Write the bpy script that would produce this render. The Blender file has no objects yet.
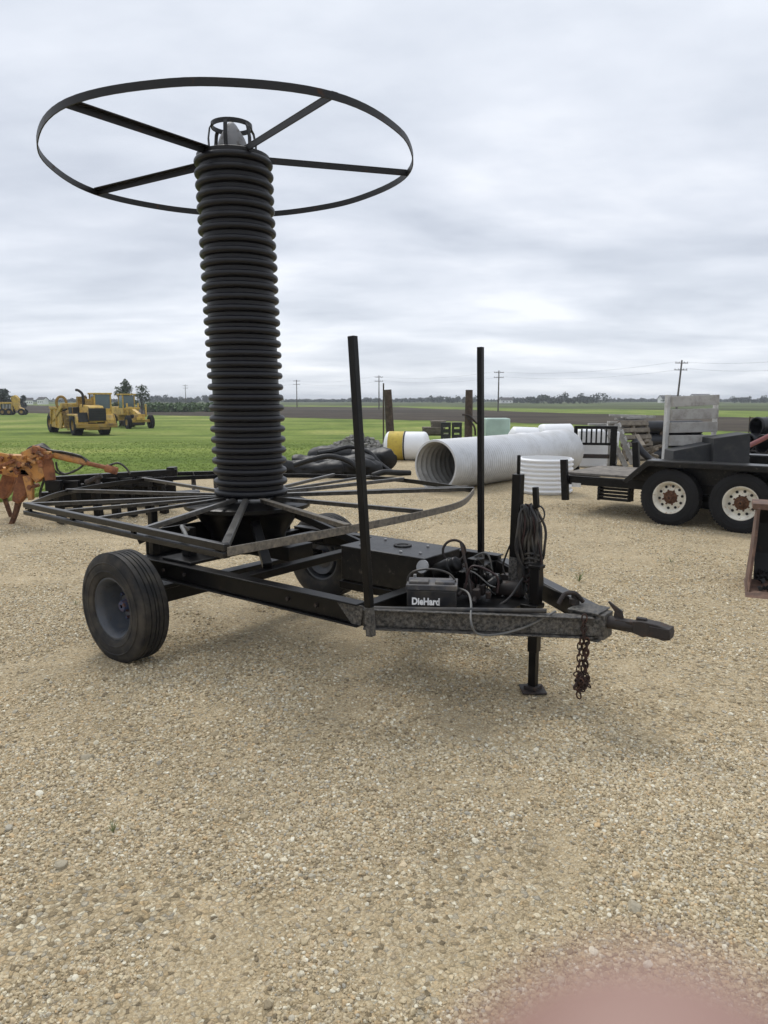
import bpy, bmesh, math, random
from mathutils import Vector, Matrix, Euler, noise
random.seed(7)
V = Vector
PI = math.pi
scene = bpy.context.scene
COL = scene.collection

# ------------------------------------------------------------------ camera numbers
F, CX, CY, HOR, EYE = 730.0, 384.0, 512.0, 399.0, 1.7
PITCH = math.atan((CY - HOR) / F)
CP, SP = math.cos(PITCH), math.sin(PITCH)
CAM = V((0, 0, EYE))


def smooth01(t):
    t = max(0.0, min(1.0, t))
    return t * t * (3 - 2 * t)


def gz(x, y):
    """terrain height: level yard, then the land falls a little to the fields"""
    return -1.4 * smooth01((y - 20.0) / 46.0)


def ray(px, py):
    return V(((px - CX) / F, CP - (py - CY) / F * SP, -SP - (py - CY) / F * CP))


def atz(px, py, z=0.0):
    d = ray(px, py)
    return CAM + d * ((z - EYE) / d.z)


def ground(px, py):
    """the point of the terrain seen at a pixel"""
    z = 0.0
    for _ in range(60):
        p = atz(px, py, z)
        z = z * .5 + .5 * gz(p.x, p.y)
    p = atz(px, py, z)
    return V((p.x, p.y, gz(p.x, p.y)))


def at(px, d, z=None):
    """a point d metres away standing in the column px"""
    if z is None:
        z = gz(0, d)
    zc = d * CP + (EYE - z) * SP
    return V(((px - CX) / F * zc, d, z))


# ------------------------------------------------------------------ materials
def nd(nt, t, x=0, y=0, **kw):
    n = nt.nodes.new(t)
    for k, v in kw.items():
        setattr(n, k, v)
    return n


def ramp(nt, stops, interp='LINEAR'):
    r = nt.nodes.new('ShaderNodeValToRGB')
    r.color_ramp.interpolation = interp
    e = r.color_ramp.elements
    while len(e) > len(stops):
        e.remove(e[-1])
    while len(e) < len(stops):
        e.new(0.5)
    for el, (p, c) in zip(e, stops):
        el.position = p
        el.color = (c[0], c[1], c[2], 1) if len(c) == 3 else c
    return r


def mixc(nt, fac, a, b, mode='MIX'):
    m = nt.nodes.new('ShaderNodeMix')
    m.data_type = 'RGBA'
    m.blend_type = mode
    for sock, val in ((m.inputs[0], fac), (m.inputs[6], a), (m.inputs[7], b)):
        if hasattr(val, 'is_linked') or hasattr(val, 'links'):
            nt.links.new(val, sock)
        elif isinstance(val, (int, float)):
            sock.default_value = val
        else:
            sock.default_value = (*val[:3], 1)
    return m.outputs[2]


def mth(nt, op, a, b=None, c=None):
    m = nt.nodes.new('ShaderNodeMath')
    m.operation = op
    for s, val in zip(m.inputs, (a, b, c)):
        if val is None:
            continue
        if isinstance(val, (int, float)):
            s.default_value = val
        else:
            nt.links.new(val, s)
    return m.outputs[0]


def newmat(name):
    m = bpy.data.materials.new(name)
    m.use_nodes = True
    nt = m.node_tree
    bs = nt.nodes['Principled BSDF']
    return m, nt, bs


def worn(name, base, wear, scale=9.0, lo=.55, hi=.62, rough=.5, rough2=.85, metal=0.0, dust=None, dustamt=.35,
         bump=.15, spec=.5, mott=.25):
    """paint or rubber with worn patches that have a shape of their own, and settled dust"""
    m, nt, bs = newmat(name)
    tc = nd(nt, 'ShaderNodeTexCoord')
    n1 = nd(nt, 'ShaderNodeTexNoise')
    n1.inputs['Scale'].default_value = scale
    n1.inputs['Detail'].default_value = 9
    n1.inputs['Roughness'].default_value = .68
    nt.links.new(tc.outputs['Object'], n1.inputs['Vector'])
    r1 = ramp(nt, [(lo, (0, 0, 0)), (hi, (1, 1, 1))])
    nt.links.new(n1.outputs['Fac'], r1.inputs[0])
    n2 = nd(nt, 'ShaderNodeTexNoise')
    n2.inputs['Scale'].default_value = scale * .33
    n2.inputs['Detail'].default_value = 5
    nt.links.new(tc.outputs['Object'], n2.inputs['Vector'])
    dark = tuple(c * (1 - mott) for c in base)
    lite = tuple(min(1, c * (1 + mott)) for c in base)
    r2 = ramp(nt, [(.3, dark), (.7, lite)])
    nt.links.new(n2.outputs['Fac'], r2.inputs[0])
    col = mixc(nt, r1.outputs[0], r2.outputs[0], wear)
    if dust:
        n3 = nd(nt, 'ShaderNodeTexNoise')
        n3.inputs['Scale'].default_value = scale * .8
        n3.inputs['Detail'].default_value = 6
        mp = nd(nt, 'ShaderNodeMapping')
        mp.inputs['Location'].default_value = (3.1, 7.7, 1.3)
        nt.links.new(tc.outputs['Object'], mp.inputs[0])
        nt.links.new(mp.outputs[0], n3.inputs['Vector'])
        r3 = ramp(nt, [(.42, (0, 0, 0)), (.75, (1, 1, 1))])
        nt.links.new(n3.outputs['Fac'], r3.inputs[0])
        col = mixc(nt, mth(nt, 'MULTIPLY', r3.outputs[0], dustamt), col, dust)
    nt.links.new(col, bs.inputs['Base Color'])
    rr = mth(nt, 'MULTIPLY_ADD', r1.outputs[0], rough2 - rough, rough)
    nt.links.new(mth(nt, 'MULTIPLY_ADD', n2.outputs['Fac'], .12, rr), bs.inputs['Roughness'])
    bs.inputs['Metallic'].default_value = metal
    bs.inputs['Specular IOR Level'].default_value = spec
    if bump:
        b = nd(nt, 'ShaderNodeBump')
        b.inputs['Strength'].default_value = bump
        b.inputs['Distance'].default_value = .006
        nt.links.new(n1.outputs['Fac'], b.inputs['Height'])
        nt.links.new(b.outputs[0], bs.inputs['Normal'])
    return m


DUST = (.30, .25, .18)
M = {}
M['black'] = worn('black_paint', (.0026, .0026, .003), (.035, .027, .022), 16, .63, .69, .30, .8, dust=DUST, dustamt=.018, spec=.22)
M['black_top'] = worn('worn_black_steel', (.0045, .0045, .005), (.08, .068, .056), 24, .60, .70, .27, .6, dust=DUST,
                      dustamt=.035, spec=.34)
M['spoke'] = worn('worn_sky_glint_spoke_steel', (.022, .022, .023), (.15, .14, .122), 18, .36, .80, .22, .45, dust=DUST, dustamt=.08,
                  spec=.5)  # lightened colour: real wear plus sky highlights painted onto the spokes
M['scuffed'] = worn('scuffed_grey_black_paint', (.010, .010, .010), (.135, .127, .115), 55, .43, .64, .5, .85, dust=DUST,
                    dustamt=.2, bump=.4)
M['strap'] = worn('weathered_strap_steel', (.075, .067, .056), (.20, .175, .14), 40, .40, .70, .55, .8, dust=DUST,
                  dustamt=.5, bump=.3)
M['ring'] = worn('ring_steel', (.008, .0075, .0075), (.06, .03, .018), 12, .60, .68, .4, .8, spec=.35)
M['hdpe'] = worn('black_drain_pipe_plastic', (.0050, .0052, .0078), (.011, .011, .013), 5, .55, .8, .36, .48, dust=DUST,
                 dustamt=.012, bump=.04, spec=.34)
M['rubber'] = worn('tyre_rubber', (.013, .013, .014), (.045, .039, .032), 12, .52, .75, .62, .9, dust=DUST, dustamt=.16,
                   bump=.25, spec=.35)
M['rubber_dk'] = worn('dark_tyre_rubber', (.012, .012, .013), (.03, .028, .025), 10, .55, .8, .72, .9, bump=.2, spec=.3)
M['rim_grey'] = worn('grey_rim_paint', (.050, .057, .070), (.05, .045, .04), 14, .6, .7, .42, .8, dust=DUST, dustamt=.12)
M['rim_white'] = worn('cream_rim_paint', (.70, .67, .58), (.34, .17, .055), 15, .57, .66, .45, .85)
M['rust'] = worn('rust', (.075, .033, .018), (.15, .075, .04), 18, .45, .6, .85, .9, bump=.5)
M['rust_chain'] = worn('dark_rusted_chain', (.030, .015, .011), (.075, .035, .022), 30, .48, .6, .8, .9, bump=.4)
M['rust_dk'] = worn('dark_rusty_steel', (.020, .015, .013), (.06, .038, .027), 18, .52, .64, .6, .9, bump=.4)
M['bucket'] = worn('rusty_bucket_steel', (.085, .045, .032), (.17, .10, .07), 8, .45, .6, .7, .9, bump=.5, dust=DUST,
                   dustamt=.12)
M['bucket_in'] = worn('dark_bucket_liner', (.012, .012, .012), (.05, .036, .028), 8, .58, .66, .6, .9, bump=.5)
M['blue_hub'] = worn('blue_hub_paint', (.03, .05, .11), (.10, .045, .03), 22, .46, .56, .5, .8)
M['steel'] = worn('bare_steel', (.32, .32, .32), (.16, .12, .09), 20, .55, .68, .4, .7, metal=.6)
M['grey_cone'] = worn('grey_cast_metal', (.21, .21, .215), (.12, .11, .10), 12, .5, .62, .5, .8)
M['bat'] = worn('battery_case_plastic', (.007, .008, .011), (.035, .035, .035), 12, .6, .72, .38, .6, dust=DUST, dustamt=.2)
M['bat_lid'] = worn('battery_lid_plastic', (.045, .047, .055), (.14, .13, .12), 18, .52, .66, .4, .7, dust=DUST, dustamt=.35)
M['white_print'] = worn('white_print', (.8, .8, .8), (.5, .5, .5), 60, .6, .8, .6, .7, bump=0)
M['cable'] = worn('black_cable', (.011, .011, .012), (.04, .035, .03), 14, .55, .7, .45, .7, dust=DUST, dustamt=.25)
M['cable_grey'] = worn('grey_cable', (.11, .11, .105), (.2, .18, .15), 14, .5, .7, .5, .7)
M['cable_red'] = worn('dull_red_cable', (.030, .012, .011), (.02, .016, .016), 14, .5, .7, .5, .7)
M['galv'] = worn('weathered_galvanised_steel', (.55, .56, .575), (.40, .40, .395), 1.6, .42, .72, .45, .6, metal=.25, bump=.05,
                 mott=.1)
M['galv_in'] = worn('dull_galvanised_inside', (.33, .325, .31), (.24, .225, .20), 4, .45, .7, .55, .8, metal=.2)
M['white_plastic'] = worn('white_plastic', (.76, .77, .78), (.55, .54, .50), 3, .6, .85, .45, .7, bump=.03, mott=.05)
M['yellow_band'] = worn('faded_yellow_band', (.50, .37, .055), (.36, .26, .06), 8, .5, .7, .6, .8, mott=.12)
M['wood_post'] = worn('dark_creosoted_wood', (.05, .037, .028), (.10, .075, .055), 9, .45, .65, .85, .95, bump=.6)
M['wood_grey'] = worn('weathered_grey_boards', (.36, .35, .33), (.24, .225, .205), 7, .45, .68, .85, .95, bump=.5)
M['wood_tan'] = worn('pallet_wood', (.19, .165, .13), (.12, .10, .08), 9, .45, .65, .85, .95, bump=.4)
M['gate_metal'] = worn('pale_painted_upright', (.50, .50, .49), (.36, .34, .30), 8, .5, .7, .55, .8)
M['char'] = worn('charcoal_sheet', (.020, .021, .023), (.05, .048, .046), 6, .5, .7, .6, .8)
M['green_tote'] = worn('pale_green_plastic', (.42, .55, .48), (.33, .43, .38), 4, .5, .8, .4, .6, bump=.02)
M['geotex'] = worn('black_fabric_wrap', (.0065, .0065, .007), (.022, .022, .022), 6, .55, .72, .42, .7, bump=.7, spec=.35)
M['yellow'] = worn('machine_yellow', (.56, .36, .06), (.22, .13, .06), 2.6, .50, .64, .55, .8, dust=DUST, dustamt=.35, bump=.1)
M['yellow_dk'] = worn('dirty_machine_yellow', (.30, .18, .03), (.11, .07, .035), 2.4, .5, .65, .65, .85, dust=DUST, dustamt=.4)
M['mach_black'] = worn('machine_black', (.012, .012, .012), (.05, .04, .03), 2, .55, .7, .6, .8)
M['orange'] = worn('faded_orange_paint', (.50, .235, .06), (.26, .115, .055), 11, .50, .64, .55, .85, bump=.4, dust=DUST,
                   dustamt=.3)
M['orange_red'] = worn('rusted_orange_plate', (.29, .115, .045), (.17, .07, .038), 8, .45, .6, .7, .9, bump=.4)
M['yellow_cyl'] = worn('chalky_yellow_paint', (.52, .33, .04), (.3, .16, .05), 9, .55, .68, .5, .8)
M['red'] = worn('red_pipe_paint', (.16, .028, .024), (.16, .04, .03), 6, .5, .65, .5, .8)
M['pole'] = worn('grey_pole_wood', (.13, .115, .10), (.08, .07, .06), 1.5, .4, .7, .9, .95)
M['wire'] = worn('power_wire', (.09, .09, .09), (.09, .09, .09), 1, .5, .6, .6, .7, bump=0)
M['house_white'] = worn('white_siding', (.74, .74, .72), (.62, .62, .6), .6, .5, .7, .7, .8, bump=0)
M['roof_dark'] = worn('dark_shingles', (.09, .085, .08), (.06, .06, .06), 1, .5, .7, .9, .95)
M['rubble'] = worn('grey_rubble', (.17, .16, .145), (.28, .27, .25), 7, .45, .6, .9, .95, bump=.6)
M['pebble'] = worn('tan_stone', (.37, .325, .235), (.29, .25, .18), 8, .45, .65, .85, .95)
M['deck'] = worn('worn_deck_boards', (.19, .17, .145), (.10, .09, .08), 8, .45, .65, .85, .95, bump=.4)
M['trunk'] = worn('bark', (.07, .055, .042), (.11, .095, .08), 6, .45, .6, .95, 1, bump=.6)

m, nt, bs = newmat('cab_glass')
bs.inputs['Base Color'].default_value = (.07, .11, .13, 1)
bs.inputs['Roughness'].default_value = .06
bs.inputs['Specular IOR Level'].default_value = .8
M['glass'] = m


def skin_mat():
    m, nt, bs = newmat('skin')
    n = nd(nt, 'ShaderNodeTexNoise')
    n.inputs['Scale'].default_value = 300
    tc = nd(nt, 'ShaderNodeTexCoord')
    nt.links.new(tc.outputs['Object'], n.inputs['Vector'])
    r = ramp(nt, [(.3, (.245, .14, .112)), (.7, (.31, .19, .153))])
    nt.links.new(n.outputs['Fac'], r.inputs[0])
    nt.links.new(r.outputs[0], bs.inputs['Base Color'])
    bs.inputs['Roughness'].default_value = .5
    return m


M['skin'] = skin_mat()


def leaf_mat(name, c1, c2, scale, rough=.6, trans=.0):
    m, nt, bs = newmat(name)
    tc = nd(nt, 'ShaderNodeTexCoord')
    n = nd(nt, 'ShaderNodeTexNoise')
    n.inputs['Scale'].default_value = scale
    n.inputs['Detail'].default_value = 4
    nt.links.new(tc.outputs['Object'], n.inputs['Vector'])
    r = ramp(nt, [(.3, c1), (.7, c2)])
    nt.links.new(n.outputs['Fac'], r.inputs[0])
    nt.links.new(r.outputs[0], bs.inputs['Base Color'])
    bs.inputs['Roughness'].default_value = rough
    bs.inputs['Specular IOR Level'].default_value = .25
    return m


M['leaf_far'] = leaf_mat('far_foliage', (.030, .045, .034), (.055, .075, .05), .08)
M['leaf_tree'] = leaf_mat('tree_foliage', (.045, .065, .032), (.09, .115, .055), 1.2)
M['leaf_bank'] = leaf_mat('bank_foliage', (.05, .09, .03), (.09, .14, .045), .5)
M['weed'] = leaf_mat('weed_leaf', (.11, .14, .05), (.19, .21, .10), 30)
M['blade'] = leaf_mat('grass_blade', (.17, .245, .048), (.27, .33, .09), .5)


def gravel_mat():
    m, nt, bs = newmat('gravel_ground')
    L = nt.links
    tc = nd(nt, 'ShaderNodeTexCoord')
    co = tc.outputs['Object']
    # slight warp so that the cells are not too regular
    nw = nd(nt, 'ShaderNodeTexNoise')
    nw.inputs['Scale'].default_value = 28
    nw.inputs['Detail'].default_value = 2
    L.new(co, nw.inputs['Vector'])
    va = nd(nt, 'ShaderNodeVectorMath', operation='MULTIPLY_ADD')
    L.new(nw.outputs['Color'], va.inputs[0])
    va.inputs[1].default_value = (.016, .016, .016)
    L.new(co, va.inputs[2])

    def voro(scale, feat='F1'):
        v = nd(nt, 'ShaderNodeTexVoronoi')
        v.feature = feat
        v.inputs['Scale'].default_value = scale
        v.inputs['Randomness'].default_value = 1
        L.new(va.outputs[0], v.inputs['Vector'])
        return v

    stones = [(0, (0.116, 0.090, 0.055)), (.16, (0.255, 0.201, 0.122)), (.34, (0.394, 0.316, 0.196)), (.52, (0.313, 0.236, 0.133)),
              (.66, (0.487, 0.414, 0.281)), (.80, (0.267, 0.247, 0.201)), (.90, (0.418, 0.299, 0.159)), (.97, (0.580, 0.529, 0.392)),
              (1, (0.626, 0.575, 0.445))]
    big, fine = voro(52), voro(125)
    sx = nd(nt, 'ShaderNodeSeparateColor')
    L.new(big.outputs['Color'], sx.inputs[0])
    rb = ramp(nt, stones)
    L.new(sx.outputs[0], rb.inputs[0])
    sf = nd(nt, 'ShaderNodeSeparateColor')
    L.new(fine.outputs['Color'], sf.inputs[0])
    rf = ramp(nt, stones)
    L.new(sf.outputs[1], rf.inputs[0])
    # where stones, where fines
    nm = nd(nt, 'ShaderNodeTexNoise')
    nm.inputs['Scale'].default_value = 1.1
    nm.inputs['Detail'].default_value = 5
    L.new(co, nm.inputs['Vector'])
    rm = ramp(nt, [(.38, (.1, .1, .1)), (.62, (.85, .85, .85))])
    L.new(nm.outputs['Fac'], rm.inputs[0])
    thr = mth(nt, 'LESS_THAN', sx.outputs[2], rm.outputs[0])
    # dirt
    ndn = nd(nt, 'ShaderNodeTexNoise')
    ndn.inputs['Scale'].default_value = 240
    ndn.inputs['Detail'].default_value = 4
    L.new(co, ndn.inputs['Vector'])
    rd = ramp(nt, [(.3, (.20, .155, .093)), (.7, (.40, .325, .21))])
    L.new(ndn.outputs['Fac'], rd.inputs[0])
    c_f = mixc(nt, .55, rd.outputs[0], rf.outputs[0])
    c = mixc(nt, mth(nt, 'MULTIPLY', thr, .85), c_f, rb.outputs[0])
    # crevices between stones: fines lie lower there
    ed = nd(nt, 'ShaderNodeTexVoronoi')
    ed.feature = 'DISTANCE_TO_EDGE'
    ed.inputs['Scale'].default_value = 52
    L.new(va.outputs[0], ed.inputs['Vector'])
    gap = ramp(nt, [(.0, (1, 1, 1)), (.08, (0, 0, 0))])
    L.new(ed.outputs['Distance'], gap.inputs[0])
    c = mixc(nt, mth(nt, 'MULTIPLY', gap.outputs[0], .6), c, (.15, .115, .07))
    # broad patches: damp, dusty
    n4 = nd(nt, 'ShaderNodeTexNoise')
    n4.inputs['Scale'].default_value = .33
    n4.inputs['Detail'].default_value = 6
    n4.inputs['Roughness'].default_value = .6
    L.new(co, n4.inputs['Vector'])
    r4 = ramp(nt, [(.3, (1.17, 1.17, 1.14)), (.7, (1.30, 1.30, 1.27))])
    L.new(n4.outputs['Fac'], r4.inputs[0])
    c = mixc(nt, 1.0, c, r4.outputs[0], 'MULTIPLY')
    n5 = nd(nt, 'ShaderNodeTexNoise')
    n5.inputs['Scale'].default_value = 6
    n5.inputs['Detail'].default_value = 5
    L.new(co, n5.inputs['Vector'])
    r5 = ramp(nt, [(.3, (.94, .94, .95)), (.72, (1.16, 1.16, 1.18))])
    L.new(n5.outputs['Fac'], r5.inputs[0])
    c = mixc(nt, 1.0, c, r5.outputs[0], 'MULTIPLY')
    L.new(c, bs.inputs['Base Color'])
    bs.inputs['Roughness'].default_value = .92
    bs.inputs['Specular IOR Level'].default_value = .2
    h1 = mth(nt, 'MULTIPLY', mth(nt, 'MINIMUM', ed.outputs['Distance'], .35), thr)
    h2 = mth(nt, 'MULTIPLY_ADD', fine.outputs['Distance'], -.25, mth(nt, 'MULTIPLY', h1, 2.0))
    h3 = mth(nt, 'MULTIPLY_ADD', ndn.outputs['Fac'], .2, h2)
    b = nd(nt, 'ShaderNodeBump')
    b.inputs['Strength'].default_value = 1.0
    b.inputs['Distance'].default_value = .013
    L.new(h3, b.inputs['Height'])
    L.new(b.outputs[0], bs.inputs['Normal'])
    return m


def stone_mat():
    m, nt, bs = newmat('loose_stones')
    oi = nd(nt, 'ShaderNodeObjectInfo')
    r = ramp(nt, [(0, (0.171, 0.136, 0.089)), (.15, (0.319, 0.260, 0.163)), (.3, (0.456, 0.379, 0.247)), (.48, (0.342, 0.266, 0.158)),
                  (.62, (0.524, 0.452, 0.315)), (.76, (0.308, 0.288, 0.236)), (.86, (0.456, 0.328, 0.179)), (.94, (0.547, 0.497, 0.373)),
                  (1, (0.616, 0.576, 0.462))])
    nt.links.new(oi.outputs['Random'], r.inputs[0])
    tc = nd(nt, 'ShaderNodeTexCoord')
    n = nd(nt, 'ShaderNodeTexNoise')
    n.inputs['Scale'].default_value = 3
    n.inputs['Detail'].default_value = 6
    nt.links.new(tc.outputs['Object'], n.inputs['Vector'])
    rr = ramp(nt, [(.3, (.92, .92, .92)), (.7, (1.42, 1.42, 1.42))])
    nt.links.new(n.outputs['Fac'], rr.inputs[0])
    nt.links.new(mixc(nt, 1, r.outputs[0], rr.outputs[0], 'MULTIPLY'), bs.inputs['Base Color'])
    bs.inputs['Roughness'].default_value = .9
    bs.inputs['Specular IOR Level'].default_value = .25
    return m


def field_mat(name, c1, c2, c3, s1=.12, s2=2.5, stripe=None, bump=.5):
    m, nt, bs = newmat(name)
    L = nt.links
    tc = nd(nt, 'ShaderNodeTexCoord')
    a = nd(nt, 'ShaderNodeTexNoise')
    a.inputs['Scale'].default_value = s1
    a.inputs['Detail'].default_value = 7
    a.inputs['Roughness'].default_value = .62
    L.new(tc.outputs['Object'], a.inputs['Vector'])
    ra = ramp(nt, [(.32, c1), (.52, c2), (.70, c3)])
    L.new(a.outputs['Fac'], ra.inputs[0])
    b = nd(nt, 'ShaderNodeTexNoise')
    b.inputs['Scale'].default_value = s2
    b.inputs['Detail'].default_value = 8
    b.inputs['Roughness'].default_value = .75
    L.new(tc.outputs['Object'], b.inputs['Vector'])
    rb = ramp(nt, [(.32, (.62, .62, .62)), (.68, (1.3, 1.3, 1.2))])
    L.new(b.outputs['Fac'], rb.inputs[0])
    c = mixc(nt, 1, ra.outputs[0], rb.outputs[0], 'MULTIPLY')
    if stripe:
        mp = nd(nt, 'ShaderNodeMapping')
        mp.inputs['Rotation'].default_value = (0, 0, stripe[0])
        mp.inputs['Scale'].default_value = (.02, stripe[1], 1)
        L.new(tc.outputs['Object'], mp.inputs[0])
        s = nd(nt, 'ShaderNodeTexNoise')
        s.inputs['Scale'].default_value = 1
        s.inputs['Detail'].default_value = 3
        L.new(mp.outputs[0], s.inputs['Vector'])
        rs = ramp(nt, [(.38, stripe[2]), (.62, stripe[3])])
        L.new(s.outputs['Fac'], rs.inputs[0])
        c = mixc(nt, 1, c, rs.outputs[0], 'MULTIPLY')
    L.new(c, bs.inputs['Base Color'])
    bs.inputs['Roughness'].default_value = 1
    bs.inputs['Specular IOR Level'].default_value = .1
    bp = nd(nt, 'ShaderNodeBump')
    bp.inputs['Strength'].default_value = bump
    bp.inputs['Distance'].default_value = .08
    L.new(b.outputs['Fac'], bp.inputs['Height'])
    L.new(bp.outputs[0], bs.inputs['Normal'])
    return m


M['gravel'] = gravel_mat()
M['stone'] = stone_mat()
M['grass'] = field_mat('mown_grass', (.095, .142, .032), (.165, .218, .050), (.29, .30, .105), .10, 2.4,
                       (.05, .28, (.82, .86, .8), (1.15, 1.1, 1.1)))
M['soil'] = field_mat('ploughed_soil', (.042, .034, .027), (.062, .050, .039), (.082, .068, .050), .03, .4,
                      (.03, .06, (.8, .8, .8), (1.15, 1.15, 1.15)))
M['farfield'] = field_mat('far_young_crop', (.070, .075, .042), (.085, .105, .046), (.10, .115, .06), .006, .08,
                          (.04, .018, (.72, .70, .68), (1.2, 1.25, 1.1)), bump=.1)


# ------------------------------------------------------------------ mesh helpers
class MB:
    """collects shapes and links them as ONE mesh object"""

    def __init__(self):
        self.v, self.f = [], []

    def add(self, vs, fs, mat=None):
        o = len(self.v)
        for p in vs:
            p = V(p)
            self.v.append(mat @ p if mat else p)
        for f in fs:
            self.f.append([i + o for i in f])
        return self

    def box(self, c, s, rot=None):
        x, y, z = s[0] / 2, s[1] / 2, s[2] / 2
        vs = [(-x, -y, -z), (x, -y, -z), (x, y, -z), (-x, y, -z), (-x, -y, z), (x, -y, z), (x, y, z), (-x, y, z)]
        fs = [(0, 3, 2, 1), (4, 5, 6, 7), (0, 1, 5, 4), (1, 2, 6, 5), (2, 3, 7, 6), (3, 0, 4, 7)]
        mt = Matrix.Translation(V(c))
        if rot is not None:
            mt = mt @ (rot if isinstance(rot, Matrix) else Euler(rot).to_matrix()).to_4x4()
        return self.add(vs, fs, mt)

    def bar(self, a, b, w, h, up=(0, 0, 1), w2=None, h2=None):
        a, b = V(a), V(b)
        d = (b - a).normalized()
        u = V(up)
        s = d.cross(u)
        if s.length < 1e-4:
            s = d.cross(V((1, 0, 0)))
        s.normalize()
        u = s.cross(d).normalized()
        w2, h2 = w2 or w, h2 or h
        vs = []
        for p, ww, hh in ((a, w, h), (b, w2, h2)):
            vs += [p - s * ww / 2 - u * hh / 2, p + s * ww / 2 - u * hh / 2, p + s * ww / 2 + u * hh / 2,
                   p - s * ww / 2 + u * hh / 2]
        return self.add(vs, [(3, 2, 1, 0), (4, 5, 6, 7), (0, 1, 5, 4), (1, 2, 6, 5), (2, 3, 7, 6), (3, 0, 4, 7)])

    def angle(self, a, b, w, t, up=(0, 0, 1), flip=1):
        """an angle iron: a flat leg and a standing leg below it"""
        a, b = V(a), V(b)
        d = (b - a).normalized()
        s = d.cross(V(up)).normalized()
        self.bar(a, b, w, t, up)
        o = s * (w / 2 - t / 2) * flip - V(up) * (w / 2 + .0)
        return self.bar(a + o, b + o, t, w - t, up)

    def tube(self, pts, r, n=8, closed=False, cap=True, taper=None):
        pts = [V(p) for p in pts]
        N = len(pts)
        vs, fs = [], []
        prev = None
        for i, p in enumerate(pts):
            if closed:
                t = pts[(i + 1) % N] - pts[i - 1]
            else:
                t = pts[min(i + 1, N - 1)] - pts[max(i - 1, 0)]
            t.normalize()
            if prev is None:
                ref = V((0, 0, 1)) if abs(t.z) < .9 else V((1, 0, 0))
                s = t.cross(ref).normalized()
            else:
                s = (prev - t * prev.dot(t)).normalized()
            prev = s
            u = t.cross(s)
            rr = r if taper is None else taper[i]
            for k in range(n):
                a = 2 * PI * k / n
                vs.append(p + (s * math.cos(a) + u * math.sin(a)) * rr)
        for i in range(N if closed else N - 1):
            j = (i + 1) % N
            for k in range(n):
                l = (k + 1) % n
                fs.append((i * n + k, i * n + l, j * n + l, j * n + k))
        if cap and not closed:
            fs.append(tuple(range(n - 1, -1, -1)))
            fs.append(tuple((N - 1) * n + k for k in range(n)))
        return self.add(vs, fs)

    def cyl(self, a, b, r, r2=None, n=16):
        return self.tube([a, b], r, n, taper=[r, r if r2 is None else r2])

    def lathe(self, prof, n=32, mat=None, closed=False, a0=0, cap=False):
        vs, fs = [], []
        P = len(prof)
        for k in range(n):
            a = 2 * PI * k / n + a0
            for r, h in prof:
                vs.append((r * math.cos(a), r * math.sin(a), h))
        for k in range(n):
            l = (k + 1) % n
            for i in range(P if closed else P - 1):
                j = (i + 1) % P
                fs.append((k * P + i, l * P + i, l * P + j, k * P + j))
        if cap:
            fs.append(tuple(k * P for k in range(n - 1, -1, -1)))
            fs.append(tuple(k * P + P - 1 for k in range(n)))
        return self.add(vs, fs, mat)

    def prism(self, poly, a, b, axis='y', mat=None):
        """a polygon in two axes pushed along the third from a to b"""
        n = len(poly)
        mk = {'y': lambda p, q, t: (p, t, q), 'x': lambda p, q, t: (t, p, q), 'z': lambda p, q, t: (p, q, t)}[axis]
        vs = [mk(p, q, a) for p, q in poly] + [mk(p, q, b) for p, q in poly]
        fs = [tuple(range(n - 1, -1, -1)), tuple(range(n, 2 * n))]
        fs += [(i, (i + 1) % n, (i + 1) % n + n, i + n) for i in range(n)]
        return self.add(vs, fs, mat)

    def quad(self, *p):
        return self.add(p, [(0, 1, 2, 3)])

    def each(self, name, mat, parent=None, *ar, **kw):
        """every loose piece becomes a part of its own"""
        own = list(range(len(self.v)))

        def root(i):
            while own[i] != i:
                own[i] = own[own[i]]
                i = own[i]
            return i

        for f in self.f:
            for k in f[1:]:
                own[root(k)] = root(f[0])
        by = {}
        for i in range(len(self.v)):
            by.setdefault(root(i), []).append(i)
        fb = {}
        for f in self.f:
            fb.setdefault(root(f[0]), []).append(f)
        for q, ids in by.items():
            mp_ = {i: k for k, i in enumerate(ids)}
            b_ = MB()
            b_.add([self.v[i] for i in ids], [[mp_[i] for i in f] for f in fb.get(q, [])])
            b_.build(name, mat, parent, *ar, **kw)

    def build(self, name, mat, parent=None, bevel=0, sharp=35, loc=None, sub=0):
        me = bpy.data.meshes.new(name)
        me.from_pydata([tuple(p) for p in self.v], [], self.f)
        bm = bmesh.new()
        bm.from_mesh(me)
        bmesh.ops.recalc_face_normals(bm, faces=bm.faces)
        bm.to_mesh(me)
        bm.free()
        me.materials.append(mat if not isinstance(mat, str) else M[mat])
        me.polygons.foreach_set('use_smooth', [True] * len(me.polygons))
        me.set_sharp_from_angle(angle=math.radians(sharp))
        o = bpy.data.objects.new(name, me)
        COL.objects.link(o)
        if parent:
            o.parent = parent
        if loc is not None:
            o.location = loc
        if bevel:
            b = o.modifiers.new('bevel', 'BEVEL')
            b.width = bevel
            b.segments = 2
            b.limit_method = 'ANGLE'
            b.angle_limit = math.radians(40)
            b.harden_normals = False
        return o


def tag(o, label=None, cat=None, group=None, kind=None):
    if label:
        o['label'] = label
    if cat:
        o['category'] = cat
    if group:
        o['group'] = group
    if kind:
        o['kind'] = kind
    return o


def thing(name, label, cat, loc=(0, 0, 0), rz=0, group=None):
    o = bpy.data.objects.new(name, None)
    o.empty_display_size = .2
    COL.objects.link(o)
    o.location = loc
    o.rotation_euler = (0, 0, rz)
    return tag(o, label, cat, group)


def copy_tree(o, parent=None):
    c = o.copy()
    COL.objects.link(c)
    c.parent = parent
    for ch in list(o.children):
        copy_tree(ch, c)
    return c


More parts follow.
